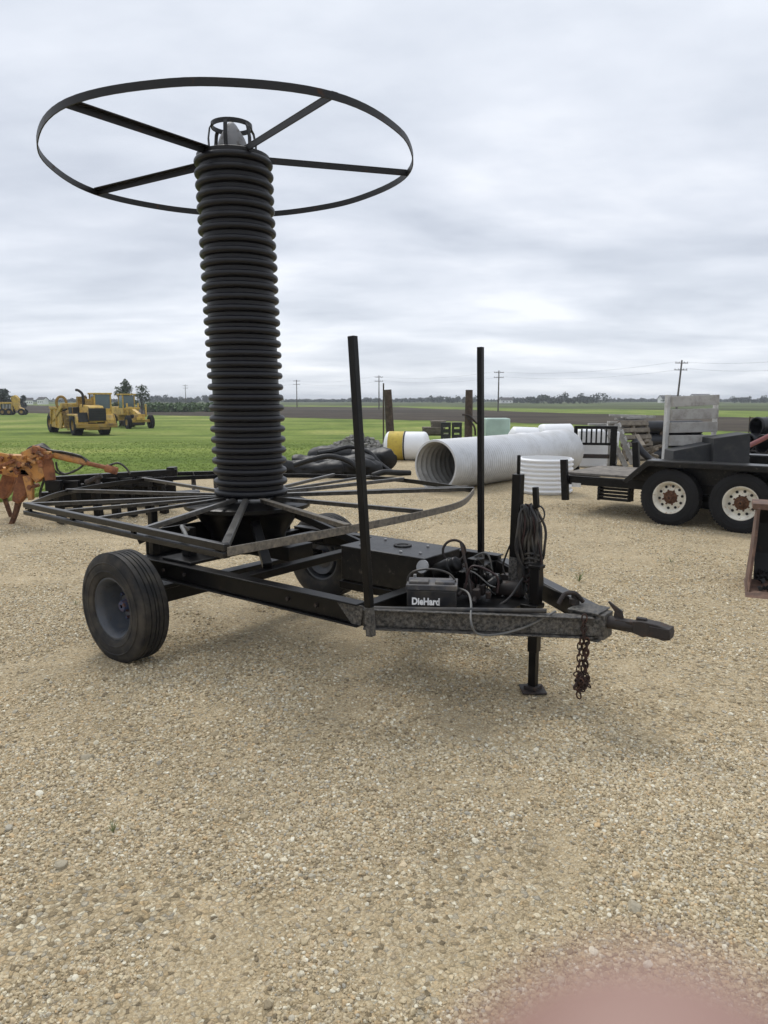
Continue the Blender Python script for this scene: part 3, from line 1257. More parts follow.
# coil post
p, q = c_at_ly(514, 588, .28), c_at_ly(518.5, 474, .28)
b = MB()
b.bar(p.lerp(q, .28), q, .056, .056, up=(0, 1, 0))
b.bar(q, c_at_ly(519, 455, .28), .018, .018, up=(0, 1, 0))
cp = b.build('mast', 'black', cart, .004)
b = MB()
b.bar(p, p.lerp(q, .28), .057, .057, up=(0, 1, 0))
b.build('mast_foot', 'scuffed', cp, .004)
b = MB()
hk0, hk1 = c_at_ly(536.5, 508, .24), c_at_ly(535.5, 487, .24)
b.bar(hk0, hk1, .03, .03, up=(0, 1, 0))
b.bar(q.lerp(p, .3), hk0, .016, .016)
b.build('hook', 'black', cp, .003)

# hitch coupler
b = MB()
b.lathe([(.001, 0), (.034, 0), (.034, .12), (.030, .13), (.030, .17), (.001, .17)], 14, T((2.735, 0, .548)) @ RYP)
b.prism([(2.895, .525), (2.895, .585), (2.94, .592), (3.02, .588), (3.075, .575), (3.085, .555), (3.082, .522), (3.05, .512), (3.02, .518),
         (2.97, .518), (2.95, .510)], -.036, .036)
b.prism([(2.80, .522), (2.80, .575), (2.90, .578), (2.90, .520)], -.026, .026)
b.box((3.03, 0, .552), (.10, .080, .050))
b.box((2.93, 0, .592), (.05, .03, .02))
b.build('coupler', 'rust_dk', cart, .004)
b = MB()
b.prism([(2.785, .575), (2.79, .610), (2.752, .655), (2.758, .660), (2.83, .618), (2.838, .582)], -.007, .007)
b.build('latch', 'rust_dk', cart, .003)
b = MB()
b.lathe([(.001, 0), (.028, 0), (.028, .03), (.018, .035), (.018, .06), (.001, .06)], 12, T((2.56, .02, .605)))
b.tube(curve_pts([(2.50, -.05, .61), (2.52, -.02, .66), (2.57, 0, .67), (2.60, .04, .62)]), .012, 8)
b.build('hitch_pin', 'rust_dk', cart)

# hoses and leads fixed to the cart
b = MB()
b.tube([(1.755, -.735, .609), (2.30, -.345, .607), (2.50, -.20, .607)], .013, 10)
b.build('hose', 'cable', cart)
b = MB()
b.tube(curve_pts([c_at_ly(456, 588, -.2), c_at_ly(467, 592, -.25), c_at_ly(471, 603, -.38), c_at_ly(471, 622, -.50), c_at_ly(478, 634, -.48),
                  c_at_ly(500, 634, -.40), c_at_ly(528, 626, -.28), c_at_ly(556, 611, -.18)]), .006, 8)
b.build('lead', 'cable_grey', cart)
b = MB()
b.tube(curve_pts([c_at_ly(471, 598, .0), c_at_ly(480, 606, .0), c_at_ly(496, 606, .05), c_at_ly(510, 597, .12), c_at_ly(523, 578, .2)]), .007, 8)
b.build('lead', 'cable', cart)
b = MB()
b.tube(curve_pts([c_at_ly(468, 572, .2), c_at_ly(476, 567, .2), c_at_ly(482, 571, .22), c_at_ly(486, 580, .24)]), .007, 8)
b.build('lead', 'cable', cart)
b = MB()
b.tube(curve_pts([c_at_ly(506, 577, .28), c_at_ly(503, 566, .28), c_at_ly(508, 550, .27), c_at_ly(513, 540, .26)]), .006, 8)
b.build('lead', 'cable', cart)
b = MB()
b.tube(curve_pts([(.62, -1.02, .95), (.70, -1.12, .99), (.86, -1.22, .985), (.96, -1.26, .93), (1.0, -1.2, .89)]), .011, 8)
b.build('hose', 'cable_grey', cart)

rw = random.Random(17)
for k in range(9):
    b = MB()
    p0 = V((rw.uniform(1.70, 1.95), rw.uniform(-.1, .2), rw.uniform(.55, .68)))
    p1 = V((rw.uniform(1.9, 2.2), rw.uniform(0, .3), rw.uniform(.53, .66)))
    m1 = p0.lerp(p1, .35) + V((rw.uniform(-.05, .05), rw.uniform(-.08, .08), rw.uniform(.02, .16)))
    m2 = p0.lerp(p1, .7) + V((rw.uniform(-.05, .05), rw.uniform(-.08, .08), rw.uniform(-.04, .10)))
    b.tube(curve_pts([p0, m1, m2, p1]), rw.uniform(.004, .008), 7)
    b.build('lead', rw.choice(['cable', 'cable', 'cable_grey', 'cable_red']), cart)

CM = cart.matrix_basis if False else (T(CART_O) @ Matrix.Rotation(CART_RZ, 4, 'Z'))


def lean(o):
    """the drum and hoop stand a little out of plumb"""
    for v in o.data.vertices:
        t = (v.co.z - PZ) / 2.4
        v.co.z = PZ + (v.co.z - PZ) * .982
        k = .030 - .062 * t
        v.co.x += k * .79
        v.co.y += k * .61


for c in cart.children:
    if c.name.split('.')[0] in ('corrugated_drum', 'top_plate', 'hoop_rim', 'hoop_spoke', 'guide_cage', 'guide_cone'):
        lean(c)


def on_cart(p):
    return CM @ V(p)


# battery
diag = math.atan2(.70, 1.035)
bt = thing('battery', 'black car battery with white lettering and carry strap on the cart tongue', 'battery', on_cart((1.875, -.335, .515)),
           CART_RZ + diag - .06)
bt.scale = (1.02, 1.0, 1.0)
b = MB()
b.box((0, 0, .075), (.265, .17, .15))
b.build('case', 'bat', bt, .006)
b = MB()
b.box((0, 0, .1655), (.275, .178, .03))
b.box((-.07, -.02, .187), (.105, .09, .016))
b.box((.07, -.02, .187), (.105, .09, .016))
b.build('lid', 'bat_lid', bt, .004)
for s in (-1, 1):
    b = MB()
    b.cyl((s * .1, .055, .17), (s * .1, .055, .205), .011, .009, 12)
    b.build('terminal', 'steel', bt)
b = MB()
b.tube(curve_pts([(-.135, 0, .15), (-.132, 0, .20), (-.10, 0, .235), (-.02, 0, .25), (.06, 0, .24), (.11, 0, .21), (.137, 0, .15)]), .006, 8)
b.build('carry_strap', 'cable', bt)


def text_mesh(txt, size, name, mat, parent, mtx, bold=.0, ext=.0008):
    cu = bpy.data.curves.new(name, 'FONT')
    cu.body = txt
    cu.size = size
    cu.align_x = 'CENTER'
    cu.align_y = 'CENTER'
    cu.offset = bold
    cu.extrude = ext
    cu.resolution_u = 4
    ob = bpy.data.objects.new(name + '_src', cu)
    COL.objects.link(ob)
    bpy.context.view_layer.update()
    me = bpy.data.meshes.new_from_object(ob.evaluated_get(bpy.context.evaluated_depsgraph_get()))
    bpy.data.objects.remove(ob)
    me.name = name
    me.materials.clear()
    me.materials.append(M[mat])
    me.transform(mtx)
    o = bpy.data.objects.new(name, me)
    COL.objects.link(o)
    o.parent = parent
    return o


text_mesh('DieHard', .054, 'lettering', 'white_print', bt, T((-.030, -.0863, .086)) @ RXP @ Matrix.Scale(.80, 4, V((1, 0, 0))), .0022)

# cable coil hanging on the mast
coil = thing('cable_coil', 'black and red cables looped in a bundle hanging from the hook on the mast', 'cable', on_cart(hk0), CART_RZ)
rc = random.Random(3)


def loops(n, w0, w1, h0, h1, r, sx, sy, swing):
    b = MB()
    for i in range(n):
        w, h = rc.uniform(w0, w1), rc.uniform(h0, h1)
        tw = rc.uniform(-.7, .7)
        off = V((rc.uniform(-sx, sx), rc.uniform(-sy, sy), rc.uniform(-.015, .015)))
        pp = []
        ph = [rc.uniform(0, 6.28) for _ in range(3)]
        for k in range(30):
            a = 2 * PI * k / 30
            q = -.5 * h + .5 * h * math.cos(a)
            wid = w * math.sin(a) * (.55 + .45 * smooth01(-q / h * 1.4)) + swing * (-q) * .0
            wob = .010 * math.sin(2 * a + ph[0]) + .006 * math.sin(5 * a + ph[1])
            pp.append(off + V((wid * math.cos(tw) + wob + swing * (-q), wid * math.sin(tw) + .008 * math.sin(3 * a + ph[2]), q)))
        b.tube(pp, r, 6, True)
    return b


base = MB
l1 = loops(15, .022, .06, .30, .52, .0080, .03, .04, .06)
for v in l1.v:
    v.x -= .045
l1.each('loop', 'cable', coil)
l2 = loops(4, .03, .055, .42, .56, .006, .03, .03, .04)
for v in l2.v:
    v.x -= .035
    v.z += .01
l2.each('loop', 'cable_red', coil)
l3 = loops(9, .02, .055, .25, .58, .007, .035, .03, .05)
for v in l3.v:
    v.x -= .04
l3.each('loop', 'cable', coil)
b = MB()
b.tube([V((.012 + .04 * math.cos(a * PI / 10), 0, -.035 + .05 * math.sin(a * PI / 10))) for a in range(20)], .005, 6, True)
b.tube([V((.0 + .034 * math.cos(a * PI / 10), .01, -.45 + .05 * math.sin(a * PI / 10))) for a in range(20)], .006, 6, True)
b.each('loop', 'cable', coil)
b = MB()
for k in range(4):
    zz = -.27 - .028 * k
    b.tube([V((-.012 + .05 * math.cos(a * PI / 8), .045 * math.sin(a * PI / 8), zz + .008 * math.cos(a))) for a in range(16)], .008, 6, True)
b.each('tie', 'cable', coil)

# safety chain
ch = MB()
cbase = V((2.68, -.13, .47))


def link(c, d, sd, L_=.042, w=.013, r=.0042):
    pp = []
    for k in range(12):
        a = 2 * PI * k / 12
        pp.append(c + d * (L_ / 2) * math.cos(a) * 1.05 + sd * w * math.sin(a))
    ch.tube(pp, r, 6, True)


for strand, dx in ((0, -.016), (1, .016), (2, .0), (3, .005)):
    for k in range(8 if strand < 3 else 6):
        d = V((rc.uniform(-.12, .12), rc.uniform(-.12, .12), -1)).normalized()
        sd = V((1, .5, 0)).normalized() if (k + strand) % 2 else V((-.5, 1, 0)).normalized()
        link(cbase + V((dx + rc.uniform(-.004, .004), .008 * strand, -.01 - .031 * k)), d, sd)
for k in range(40):
    d = V((rc.gauss(0, 1), rc.gauss(0, 1), rc.gauss(0, 1))).normalized()
    sd = d.cross(V((rc.gauss(0, 1), rc.gauss(0, 1), rc.gauss(0, 1)))).normalized()
    link(cbase + V((rc.gauss(0, .014), rc.gauss(0, .014), -.235 + rc.gauss(0, .028))), d, sd)
for k in range(4):
    link(V((2.68, -.13 + .0, .50 + .028 * k)), V((0, 0, 1)), V((1, .5, 0)).normalized() if k % 2 else V((0, 1, 0)))
o = ch.build('safety_chain', 'rust_chain', loc=CART_O, sharp=60)
o.rotation_euler.z = CART_RZ
tag(o, 'rusty safety chain bunched up and hanging under the cart hitch', 'chain')

# ------------------------------------------------------------------ DARK TANDEM TRAILER
W0, W1 = atz(667, 526), atz(738, 533.5)
dv = (W1 - W0)
dv.z = 0
TRZ = math.atan2(dv.y, dv.x)
TO = (W0 + W1) / 2
tr = thing('flatbed_trailer', 'black tandem axle flatbed trailer with rusty cream white wheels', 'trailer', TO, TRZ)
half = dv.length / 2
TI = (T(TO) @ Matrix.Rotation(TRZ, 4, 'Z')).inverted()


def t_at_ly(px, py, ly):
    d = ray(px, py)
    L2 = V((-math.sin(TRZ), math.cos(TRZ), 0))
    t = ((TO + L2 * ly - CAM).dot(L2)) / d.dot(L2)
    return TI @ (CAM + d * t)


for x in (-half, half):
    wheel(tr, x, .10, .385, .215, .22, -1, 'rubber_dk', 'rim_white', 'rust', ribs=False, lugs=8, vents=10, dish=.07)
for x in (-half, half):
    wheel(tr, x, 2.0, .385, .215, .22, 1, 'rubber_dk', 'rim_white', 'rust', ribs=False, lugs=8, vents=10, dish=.07)
e = t_at_ly(557, 485, .1)  # rear end of the bed
xe = e.x
FT = .875
b = MB()
b.box(((xe + 3.4) / 2, .30, .50), (3.4 - xe, .09, .13))
b.build('side_beam', 'black', tr, .005)
b = MB()
b.box(((xe + 3.4) / 2, 1.80, .50), (3.4 - xe, .09, .13))
b.build('side_beam', 'black', tr, .005)
b = MB()
b.box((xe + .06, 1.05, .50), (.1, 1.41, .11))
b.box((-half - .55, 1.05, .50), (.1, 1.41, .11))
b.box((1.5, 1.05, .50), (.1, 1.41, .11))
b.build('crossmember', 'black', tr, .004)
b = MB()
npl = 7
for k in range(npl):
    w = 1.40 / npl
    b.box(((xe + 3.2) / 2, .36 + w * (k + .5), .587), (3.2 - xe, w - .012, .036))
b.build('deck', 'deck', tr, .004)
# fenders: a slanted front, flat top with lip and skirt
for y0, y1, nm in ((-.06, .27, -1), (1.84, 2.16, 1)):
    b = MB()
    xf0, xf1 = -half - .62, -half - .30
    xr1, xr0 = half + .38, half + .66
    prof = [(xf0, FT - .30), (xf1, FT), (xr1, FT), (xr0, FT - .24)]
    for (xa, za), (xb, zb) in zip(prof, prof[1:]):
        nrm = V((-(zb - za), 0, xb - xa)).normalized()
        b.bar((xa, (y0 + y1) / 2, za), (xb, (y0 + y1) / 2, zb), y1 - y0, .012, up=nrm)
    ys_ = y0 if nm < 0 else y1
    b.prism([(xf0, FT - .30), (xf1, FT - .002), (xr1, FT - .002), (xr0, FT - .24), (xr0 - .05, FT - .26), (xr1 - .03, FT - .07),
             (xf1 + .03, FT - .07), (xf0 + .06, FT - .32)], ys_ - .006, ys_ + .006)
    yi = y1 if nm < 0 else y0
    b.prism([(xf0, FT - .34), (xf0, FT - .30), (xf1, FT - .008), (xr1, FT - .008), (xr0, FT - .24), (xr0, FT - .34)], yi - .008, yi + .008)
    b.build('fender', 'black_top', tr, .004)
# stakes, step rack and marker plate
for px, y0_, y1_, ly in ((565.5, 500, 459.5, .22), (637, 474, 442, 1.80)):
    p, q = t_at_ly(px, y0_, ly), t_at_ly(px - 1.5, y1_, ly)
    b = MB()
    b.bar(p, q, .10, .07, up=(0, 1, 0))
    b.build('stake', 'black', tr, .004)
b = MB()
p = t_at_ly(576, 485, .24)
b.box((p.x, .248, p.z), (.14, .008, .06))
b.build('marker_plate', 'gate_metal', tr)
b = MB()
p0, p1 = t_at_ly(597, 495, .28), t_at_ly(630, 495, .28)
for k in range(4):
    zz = .40 - .05 * k
    b.box(((p0.x + p1.x) / 2, .36, zz), (p1.x - p0.x, .16, .022))
b.box((p0.x + .02, .36, .33), (.03, .17, .2))
b.box((p1.x - .02, .36, .34), (.03, .17, .18))
b.build('step_rack', 'black', tr, .003)
b = MB()
b.box((0, 1.05, .36), (2 * half + .3, 1.35, .08))
b.cyl((-half, .15, .385), (-half, 1.95, .385), .05)
b.cyl((half, .15, .385), (half, 1.95, .385), .05)
b.build('axle_frame', 'black', tr, .004)

# wooden gate panel standing on the trailer deck
TM = T(TO) @ Matrix.Rotation(TRZ, 4, 'Z')
g0, g1 = atz(662, 459, .66), None
zc = 10.6
gl, gr = at(663.5, zc, .61), at(711, zc + .25, .61)
gv = gr - gl
gate = thing('board_gate', 'weathered grey board gate with pale uprights standing on the dark trailer', 'gate', gl, math.atan2(gv.y, gv.x))
gw = V((gv.x, gv.y, 0)).length
gh = 1.15
for x in (0, gw):
    b = MB()
    b.box((x, 0, gh / 2), (.06 if x == 0 else .045, .06, gh))
    b.build('upright', 'gate_metal', gate, .004)
for k in range(5):
    z = gh - .085 - k * .190
    b = MB()
    b.box((gw / 2 + .01, -.055, z), (gw - .03, .045, .148), (0, -.035 + .014 * k, 0))
    b.build('board', 'wood_grey', gate, .004)
b = MB()
b.bar((0, 0, .10), (gw * .75, .02, .08), .05, .06)
b.build('foot_rail', 'gate_metal', gate, .004)

# dark boxes on the trailer
cr = at(688, 10.3, .70)
b = MB()
b.box((0, 0, -.04), (.5, .3, .08))
b.prism([(-.28, 0), (.30, 0), (.30, .41), (-.28, .29)], -.2, .2)
o = b.build('ramp_box', 'char', loc=cr, bevel=.008)
o.rotation_euler.z = -.06
tag(o, 'charcoal wedge shaped box on the trailer right below the board gate', 'box')
cr = at(724, 10.2, .71)
b = MB()
b.box((0, 0, -.04), (.4, .3, .09))
b.prism([(-.25, 0), (.25, .02), (.23, .53), (-.25, .46)], -.22, .22)
for k in range(4):
    b.box((.262, -.05, .12 + .07 * k), (.04, .2, .022))
o = b.build('ramp_box', 'char', loc=cr, bevel=.008)
o.rotation_euler.z = -.06
tag(o, 'charcoal box with a slatted end on the trailer behind the fender', 'box')

# ------------------------------------------------------------------ loader bucket at the right edge
p = atz(749, 597)
bk = thing('loader_bucket', 'rusty loader bucket standing open side forward at the right edge', 'bucket', (p.x, p.y, 0), math.radians(-25))
side = [(.0, 0), (.03, -.0), (.16, .10), (.25, .45), (.28, .74), (.33, .765), (.62, .77), (.78, .55), (.80, .25), (.70, .03), (.55, 0)]
Wd = 1.75
for x in (0, Wd):
    b = MB()
    b.prism(side, x + .035 - .012, x + .035 + .012, 'x')
    if x == 0:
        for v in b.v:
            v.x -= .045 * (1 - v.z / .77) ** 2
    b.build('side_plate', 'bucket', bk, .005)
b = MB()
inn = [(.60, .765), (.765, .55), (.785, .25), (.69, .04), (.55, .012)]
for (a0, c0), (a1, c1) in zip(inn, inn[1:]):
    nrm = V((0, c1 - c0, -(a1 - a0))).normalized()
    b.bar((Wd / 2 + .035, 0, 0), (Wd / 2 + .035, 1, 0), 0.001, .001) if False else b.add(
        [(.05, a0, c0), (Wd + .02, a0, c0), (Wd + .02, a1, c1), (.05, a1, c1), (.05, a0 + nrm.y * .02, c0 + nrm.z * .02),
         (Wd + .02, a0 + nrm.y * .02, c0 + nrm.z * .02), (Wd + .02, a1 + nrm.y * .02, c1 + nrm.z * .02), (.05, a1 + nrm.y * .02, c1 + nrm.z * .02)],
        [(0, 1, 2, 3), (4, 7, 6, 5), (0, 4, 5, 1), (1, 5, 6, 2), (2, 6, 7, 3), (3, 7, 4, 0)])
b.build('back_plate', 'bucket_in', bk)
b = MB()
b.box((Wd / 2 + .035, .46, .755), (Wd + .10, .34, .055))
b.build('top_lip', 'bucket', bk, .006)
b = MB()
b.prism([(-.05, .0), (.0, .03), (.58, .035), (.58, .008)], -.03, Wd + .07, 'x')
b.build('cutting_edge', 'bucket', bk, .004)
b = MB()
rr_ = random.Random(5)
for k in range(220):
    x, y = rr_.uniform(.07, Wd), rr_.uniform(.12, .72)
    s = rr_.uniform(.012, .035)
    b.box((x, y, .04 + s * .4 + max(0, y - .3) * .12), (s, s * 1.2, s), (rr_.random() * 3, rr_.random() * 3, rr_.random() * 3))
o = b.build('dirt_clods', 'bucket_in', loc=(p.x, p.y, 0))
o.rotation_euler.z = math.radians(-25)
tag(o, 'dark crumbs of soil and stone lying in the rusty bucket', 'dirt', kind='stuff')

# ------------------------------------------------------------------ culverts and tanks
n_end, f_end = atz(435, 492), at(563, 17.3, 0)
ax = f_end - n_end
ax.z = 0
cl = ax.length
RC = .475
b = MB()
prof_o, prof_i = [], []
npitch = int(cl / .075)
for i in range(npitch * 4 + 1):
    h = cl * i / (npitch * 4)
    w_ = .006 * math.sin(i * PI / 2)
    bulge = .02 * smooth01(1 - abs(h - cl * .62) / .12) + .03 * smooth01((h - cl * .80) / .3)
    prof_o.append((RC + w_ + bulge, h))
    prof_i.append((RC - .035 + .030 * math.sin(i * PI / 4) + bulge, h))
mc = T((n_end.x, n_end.y, RC)) @ Matrix.Rotation(math.atan2(ax.y, ax.x), 4, 'Z') @ RYP
cv = thing('culvert_pipe', 'large pale galvanised culvert pipe lying with its open end toward the cart', 'pipe', (n_end.x, n_end.y, 0), math.atan2(ax.y, ax.x))
b = MB()
b.lathe(prof_o + [prof_i[-1]], 56, T((0, 0, RC + .012)) @ RYP)
b.lathe([prof_o[0], prof_i[0]], 56, T((0, 0, RC + .012)) @ RYP)
b.build('shell', 'galv', cv, sharp=60)
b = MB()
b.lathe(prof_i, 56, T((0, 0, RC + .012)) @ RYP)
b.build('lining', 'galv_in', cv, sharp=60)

p = atz(551, 496)
b = MB()
R2 = .49
prof = [(R2 - .05, .0)]
nr = 8
for i in range(nr):
    z = .02 + i * .078
    prof += [(R2 - .025, z), (R2 - .022, z + .015), (R2, z + .026), (R2 + .004, z + .040), (R2, z + .054), (R2 - .022, z + .064)]
prof += [(R2 - .03, .02 + nr * .078), (R2 - .05, .02 + nr * .078), (R2 - .05, 0)]
b.lathe(prof, 56)
o = b.build('ribbed_pipe_ring', 'white_plastic', loc=(p.x, p.y + R2, 0), sharp=40)
tag(o, 'short white ribbed pipe section standing on end beside the large culvert', 'pipe')

# yellow banded tank
p = ground(407, 461)
tk = thing('poly_tank', 'white plastic tank with a faded yellow band lying on its side', 'tank', (p.x, p.y + .3, p.z), -.18)
RT, LT = .40, 1.30


def capsule(x0, x1, r, e, inset=0):
    pr = []
    for k in range(9):
        a = PI / 2 * (1 - k / 8)
        pr.append((max(.001, r * math.cos(a)), x0 + e - e * math.sin(a)))
    for k in range(9):
        a = PI / 2 * k / 8
        pr.append((max(.001, r * math.cos(a)), x1 - e + e * math.sin(a)))
    return pr


b = MB()
b.lathe(capsule(-LT / 2, LT / 2, RT, .16), 40, T((0, 0, RT)) @ RYP)
b.build('shell', 'white_plastic', tk, sharp=60)
b = MB()
b.lathe([(RT, -LT / 2 + .16), (RT + .006, -LT / 2 + .165), (RT + .006, -.07), (RT, -.065)], 40, T((0, 0, RT)) @ RYP)
b.build('yellow_band', 'yellow_band', tk)
b = MB()
b.lathe([(RT, -.06), (RT + .012, -.058), (RT + .012, -.022), (RT, -.02)], 40, T((0, 0, RT)) @ RYP)
b.build('strap', 'mach_black', tk)

# black rolls of fabric-wrapped tile behind the drum
rolls = [((300, 476), 16.0, 1.9, .19, .06, 'long black wrapped roll lying lowest behind the reel platform'),
         ((332, 471), 16.6, 1.9, .22, -.1, 'black wrapped roll sagging in the middle of the dark heap'),
         ((352, 474), 16.2, 1.3, .20, .35, 'black wrapped roll at the near right of the dark heap'),
         ((347, 460), 17.4, 1.7, .27, .05, 'thick black wrapped roll topmost at the back of the dark heap'),
         ((372, 470), 17.2, .9, .28, -.6, 'short black wrapped roll ending the heap beside the yellow banded tank')]
for i, ((px, py), d, ln, r, rz, lab) in enumerate(rolls):
    c = at(px, d, 0)
    b = MB()
    pp, tp_ = [], []
    for k in range(64):
        t = k / 63
        x = (t - .5) * ln
        pp.append(V((x, .12 * math.sin(t * 5 + i), r * .92 + (.05 if i == 3 else 0) + .04 * math.sin(t * 7 + i * 2))))
        tp_.append(r * (1 - .22 * abs(2 * t - 1) ** 9) * (1 + .10 * noise.noise(V((x * 4, i * 3.1, 0)))))
    b.tube(pp, r, 36, taper=tp_)
    for v in b.v:
        q = noise.noise(V((v.x * 2.2, v.y * 8, v.z * 8 + i * 5))) + .35 * noise.noise(V((v.x * 11, v.y * 24, v.z * 24 + i * 5)))
        v += V((q * .02, q * .035, q * .045))
    o = b.build('wrapped_roll', 'geotex', loc=c, sharp=80)
    o.rotation_euler.z = rz
    tag(o, lab, 'roll', 'black wrapped rolls in the dark heap')

for pth, r_, lab in (([(294, 471, 15.6, .30), (312, 468, 15.6, .42), (330, 466, 15.7, .48), (350, 470, 15.7, .36), (362, 477, 15.6, .10)], .055,
                      'thin black hose draped along the front of the dark roll heap'),
                     ([(318, 458, 16.6, .48), (332, 453, 16.8, .52), (350, 450, 17.0, .60), (368, 456, 16.8, .50), (380, 468, 16.6, .25), (392, 474, 16.4, .06)], .05,
                      'thin black hose lying over the top of the dark roll heap toward the tank'),
                     ([(372, 475, 15.8, .05), (384, 472, 15.9, .12), (396, 470, 16.2, .08), (410, 470, 16.4, .05)], .06,
                      'short black hose end on the gravel before the yellow banded tank')):
    b = MB()
    cps = curve_pts([at(px, d, z) for px, _, d, z in pth], 14)
    b.tube(cps, r_, 12, taper=[r_ * (1 + .08 * (k % 2)) for k in range(len(cps))])
    tag(b.build('black_hose', 'geotex'), lab, 'hose')

# rubble behind the heap
p = ground(372, 452)
b = MB()
rr_ = random.Random(9)
for k in range(420):
    a, q = rr_.uniform(0, 2 * PI), rr_.random() ** .5
    x, y = q * math.cos(a) * 1.2, q * math.sin(a) * .7
    z = (1 - q) * .62 * rr_.random() ** .35
    s = rr_.uniform(.05, .15)
    b.box((x, y, z), (s, s * 1.2, s * .8), (rr_.random() * 3, rr_.random() * 3, rr_.random() * 3))
o = b.build('rubble_heap', 'rubble', loc=(p.x - .5, p.y + .5, p.z))
tag(o, 'low heap of grey broken stone beyond the black wrapped rolls', 'rubble', kind='stuff')


# wooden posts
def wood_post(px, d, top, lean, label, extra=False):
    c = at(px, d)
    pr = thing('timber_post', label, 'post', c)
    z = at(px, d, 0)
    h = top - c.z
    b = MB()
    pp = [V((lean * t, 0, h * t)) for t in (0, .25, .5, .75, 1)]
    b.tube(pp, .12, 12, taper=[.14, .13, .125, .12, .115])
    for v in b.v:
        v += V((noise.noise(v * 4) * .015, noise.noise(v * 4 + V((5, 5, 5))) * .015, 0))
    b.build('trunk', 'wood_post', pr)
    if extra:
        b = MB()
        b.tube(curve_pts([(lean * .6 - .22, -.16, h * .62), (lean * .6, -.19, h * .60), (lean * .5 + .2, -.17, h * .5), (lean * .5 + .34, -.15, h * .45), (lean * .5 + .3, -.15, h * .32)]), .03, 8)
        b.tube(curve_pts([(lean * .6 - .1, -.17, h * .60), (lean * .5 + .15, -.20, h * .44), (lean * .5 + .2, -.16, h * .3)]), .03, 8)
        b.build('old_bracket', 'rust_dk', pr)
    return pr


wood_post(391.5, 22.5, 1.98, -.12, 'dark timber post leaning left behind the yellow banded tank')
wood_post(468, 23, 1.98, .0, 'dark upright timber post with rusty bracket beyond the culvert', True)
c = at(383.5, 30)
b = MB()
b.cyl((0, 0, 0), (0, 0, 2.5), .03, .03, 8)
tag(b.build('fence_stake', 'wood_post', loc=c), 'thin steel stake in the grass left of the leaning timber post', 'stake')

# stacked light pallets and dark crates beyond
for i, (px, d, w, h, z0_, mt, lab) in enumerate((
        (433, 26, .75, .24, 0, 'wood_tan', 'stack of light boards on the ground beside the upright timber post'),
        (438, 26.2, .5, .22, .24, 'wood_tan', 'smaller stack of light boards lying on top of the lower board stack'))):
    c = at(px, d)
    b = MB()
    nl = 5
    for k in range(nl):
        for j in range(4):
            b.box((random.uniform(-.03, .03), -.3 + j * .2, h / nl * (k + .5)), (w, .17, h / nl - .012))
    tag(b.build('board_stack', mt, loc=(c.x, c.y, c.z + .55 + z0_), bevel=.004), lab, 'boards')
c = at(435, 26.1)
b = MB()
for sx in (-1, 1):
    for sy in (-1, 1):
        b.box((sx * .38, sy * .3, .27), (.09, .09, .54))
b.box((0, 0, .52), (.95, .75, .05))
tag(b.build('trestle', 'wood_tan', loc=c), 'low wooden trestle carrying the light board stacks', 'trestle')
for px, lab in ((445.5, 'dark slatted crate beside the light boards left of its twin'), (456.5, 'dark slatted crate close against the upright timber post')):
    c = at(px, 25)
    b = MB()
    for k in range(5):
        b.box((0, -.16, .10 + k * .19), (.30, .03, .11))
        b.box((0, .16, .10 + k * .19), (.30, .03, .11))
    for sx in (-.13, .13):
        for sy in (-.13, .13):
            b.box((sx, sy, .47), (.05, .05, .94))
    b.box((0, 0, .94), (.32, .36, .04))
    tag(b.build('slatted_crate', 'char', loc=c), lab, 'crate', 'dark slatted crates')
# pale green tote, with a frame
c = at(496, 25.5)
tt = thing('liquid_tote', 'pale green translucent plastic tote standing behind the long culvert', 'tote', c)
b = MB()
b.box((0, 0, .64), (.82, .8, .92))
b.build('bottle', 'green_tote', tt, .04)
b = MB()
b.box((0, 0, .09), (.88, .86, .14))
b.build('pallet_base', 'char', tt, .01)
# white wrapped bales
for px, d, ln, r, lab in ((524, 23.5, 1.05, .42, 'white wrapped bale lying directly behind the culvert beside the green tote'),
                          (555, 24.5, 1.25, .46, 'white wrapped bale farther right behind the far end of the culvert')):
    c = at(px, d)
    b = MB()
    b.lathe([(q * (1 + .0), h) for q, h in capsule(-ln / 2, ln / 2, r, .18)], 30, T((0, 0, r)) @ RYP)
    for v in b.v:
        q = noise.noise(V((v.x * 5, v.y * 5, v.z * 5 + px)))
        v += V((0, q * .05, q * .05))
    o = b.build('wrapped_bale', 'white_plastic', loc=c, sharp=70)
    o.rotation_euler.z = .12
    tag(o, lab, 'bale', 'white wrapped bales')

# black bar rack with white panel
c = at(594, 17.8, 0)
rk = thing('bar_rack', 'black steel fork rack with upright bars standing right of the culvert', 'rack', c, -.25)
b = MB()
b.box((0, 0, 1.02), (1.02, .06, .07))
b.box((0, 0, .62), (1.0, .06, .06))
b.build('rail', 'black', rk, .004)
for k in range(8):
    b = MB()
    b.box((-.44 + k * .115, 0, .815), (.04, .04, .33))
    b.build('bar', 'black', rk)
for x in (-.47, .43):
    b = MB()
    b.box((x, 0, .50), (.14 if x > 0 else .08, .09, .98))
    b.box((x + .05, -.25, .06), (.14, .55, .1))
    b.build('leg', 'black', rk, .006)
b = MB()
b.box((-.05, .02, .32), (.80, .07, .10))
b.build('cross_tube', 'rust_dk', rk, .004)
c = at(590, 18.5, 0)
b = MB()
b.box((0, 0, .47), (.75, .5, .94))
tag(b.build('chemical_tank', 'white_plastic', loc=c, bevel=.05), 'white square plastic tank seen through the bars of the black rack', 'tank')
c = at(610.5, 18.9, 0)
b = MB()
b.box((0, 0, .44), (.30, .26, .88), (0, .04, 0))
tag(b.build('plastic_panel', 'white_plastic', loc=c, bevel=.03), 'tall narrow white plastic box standing right of the black rack', 'box')


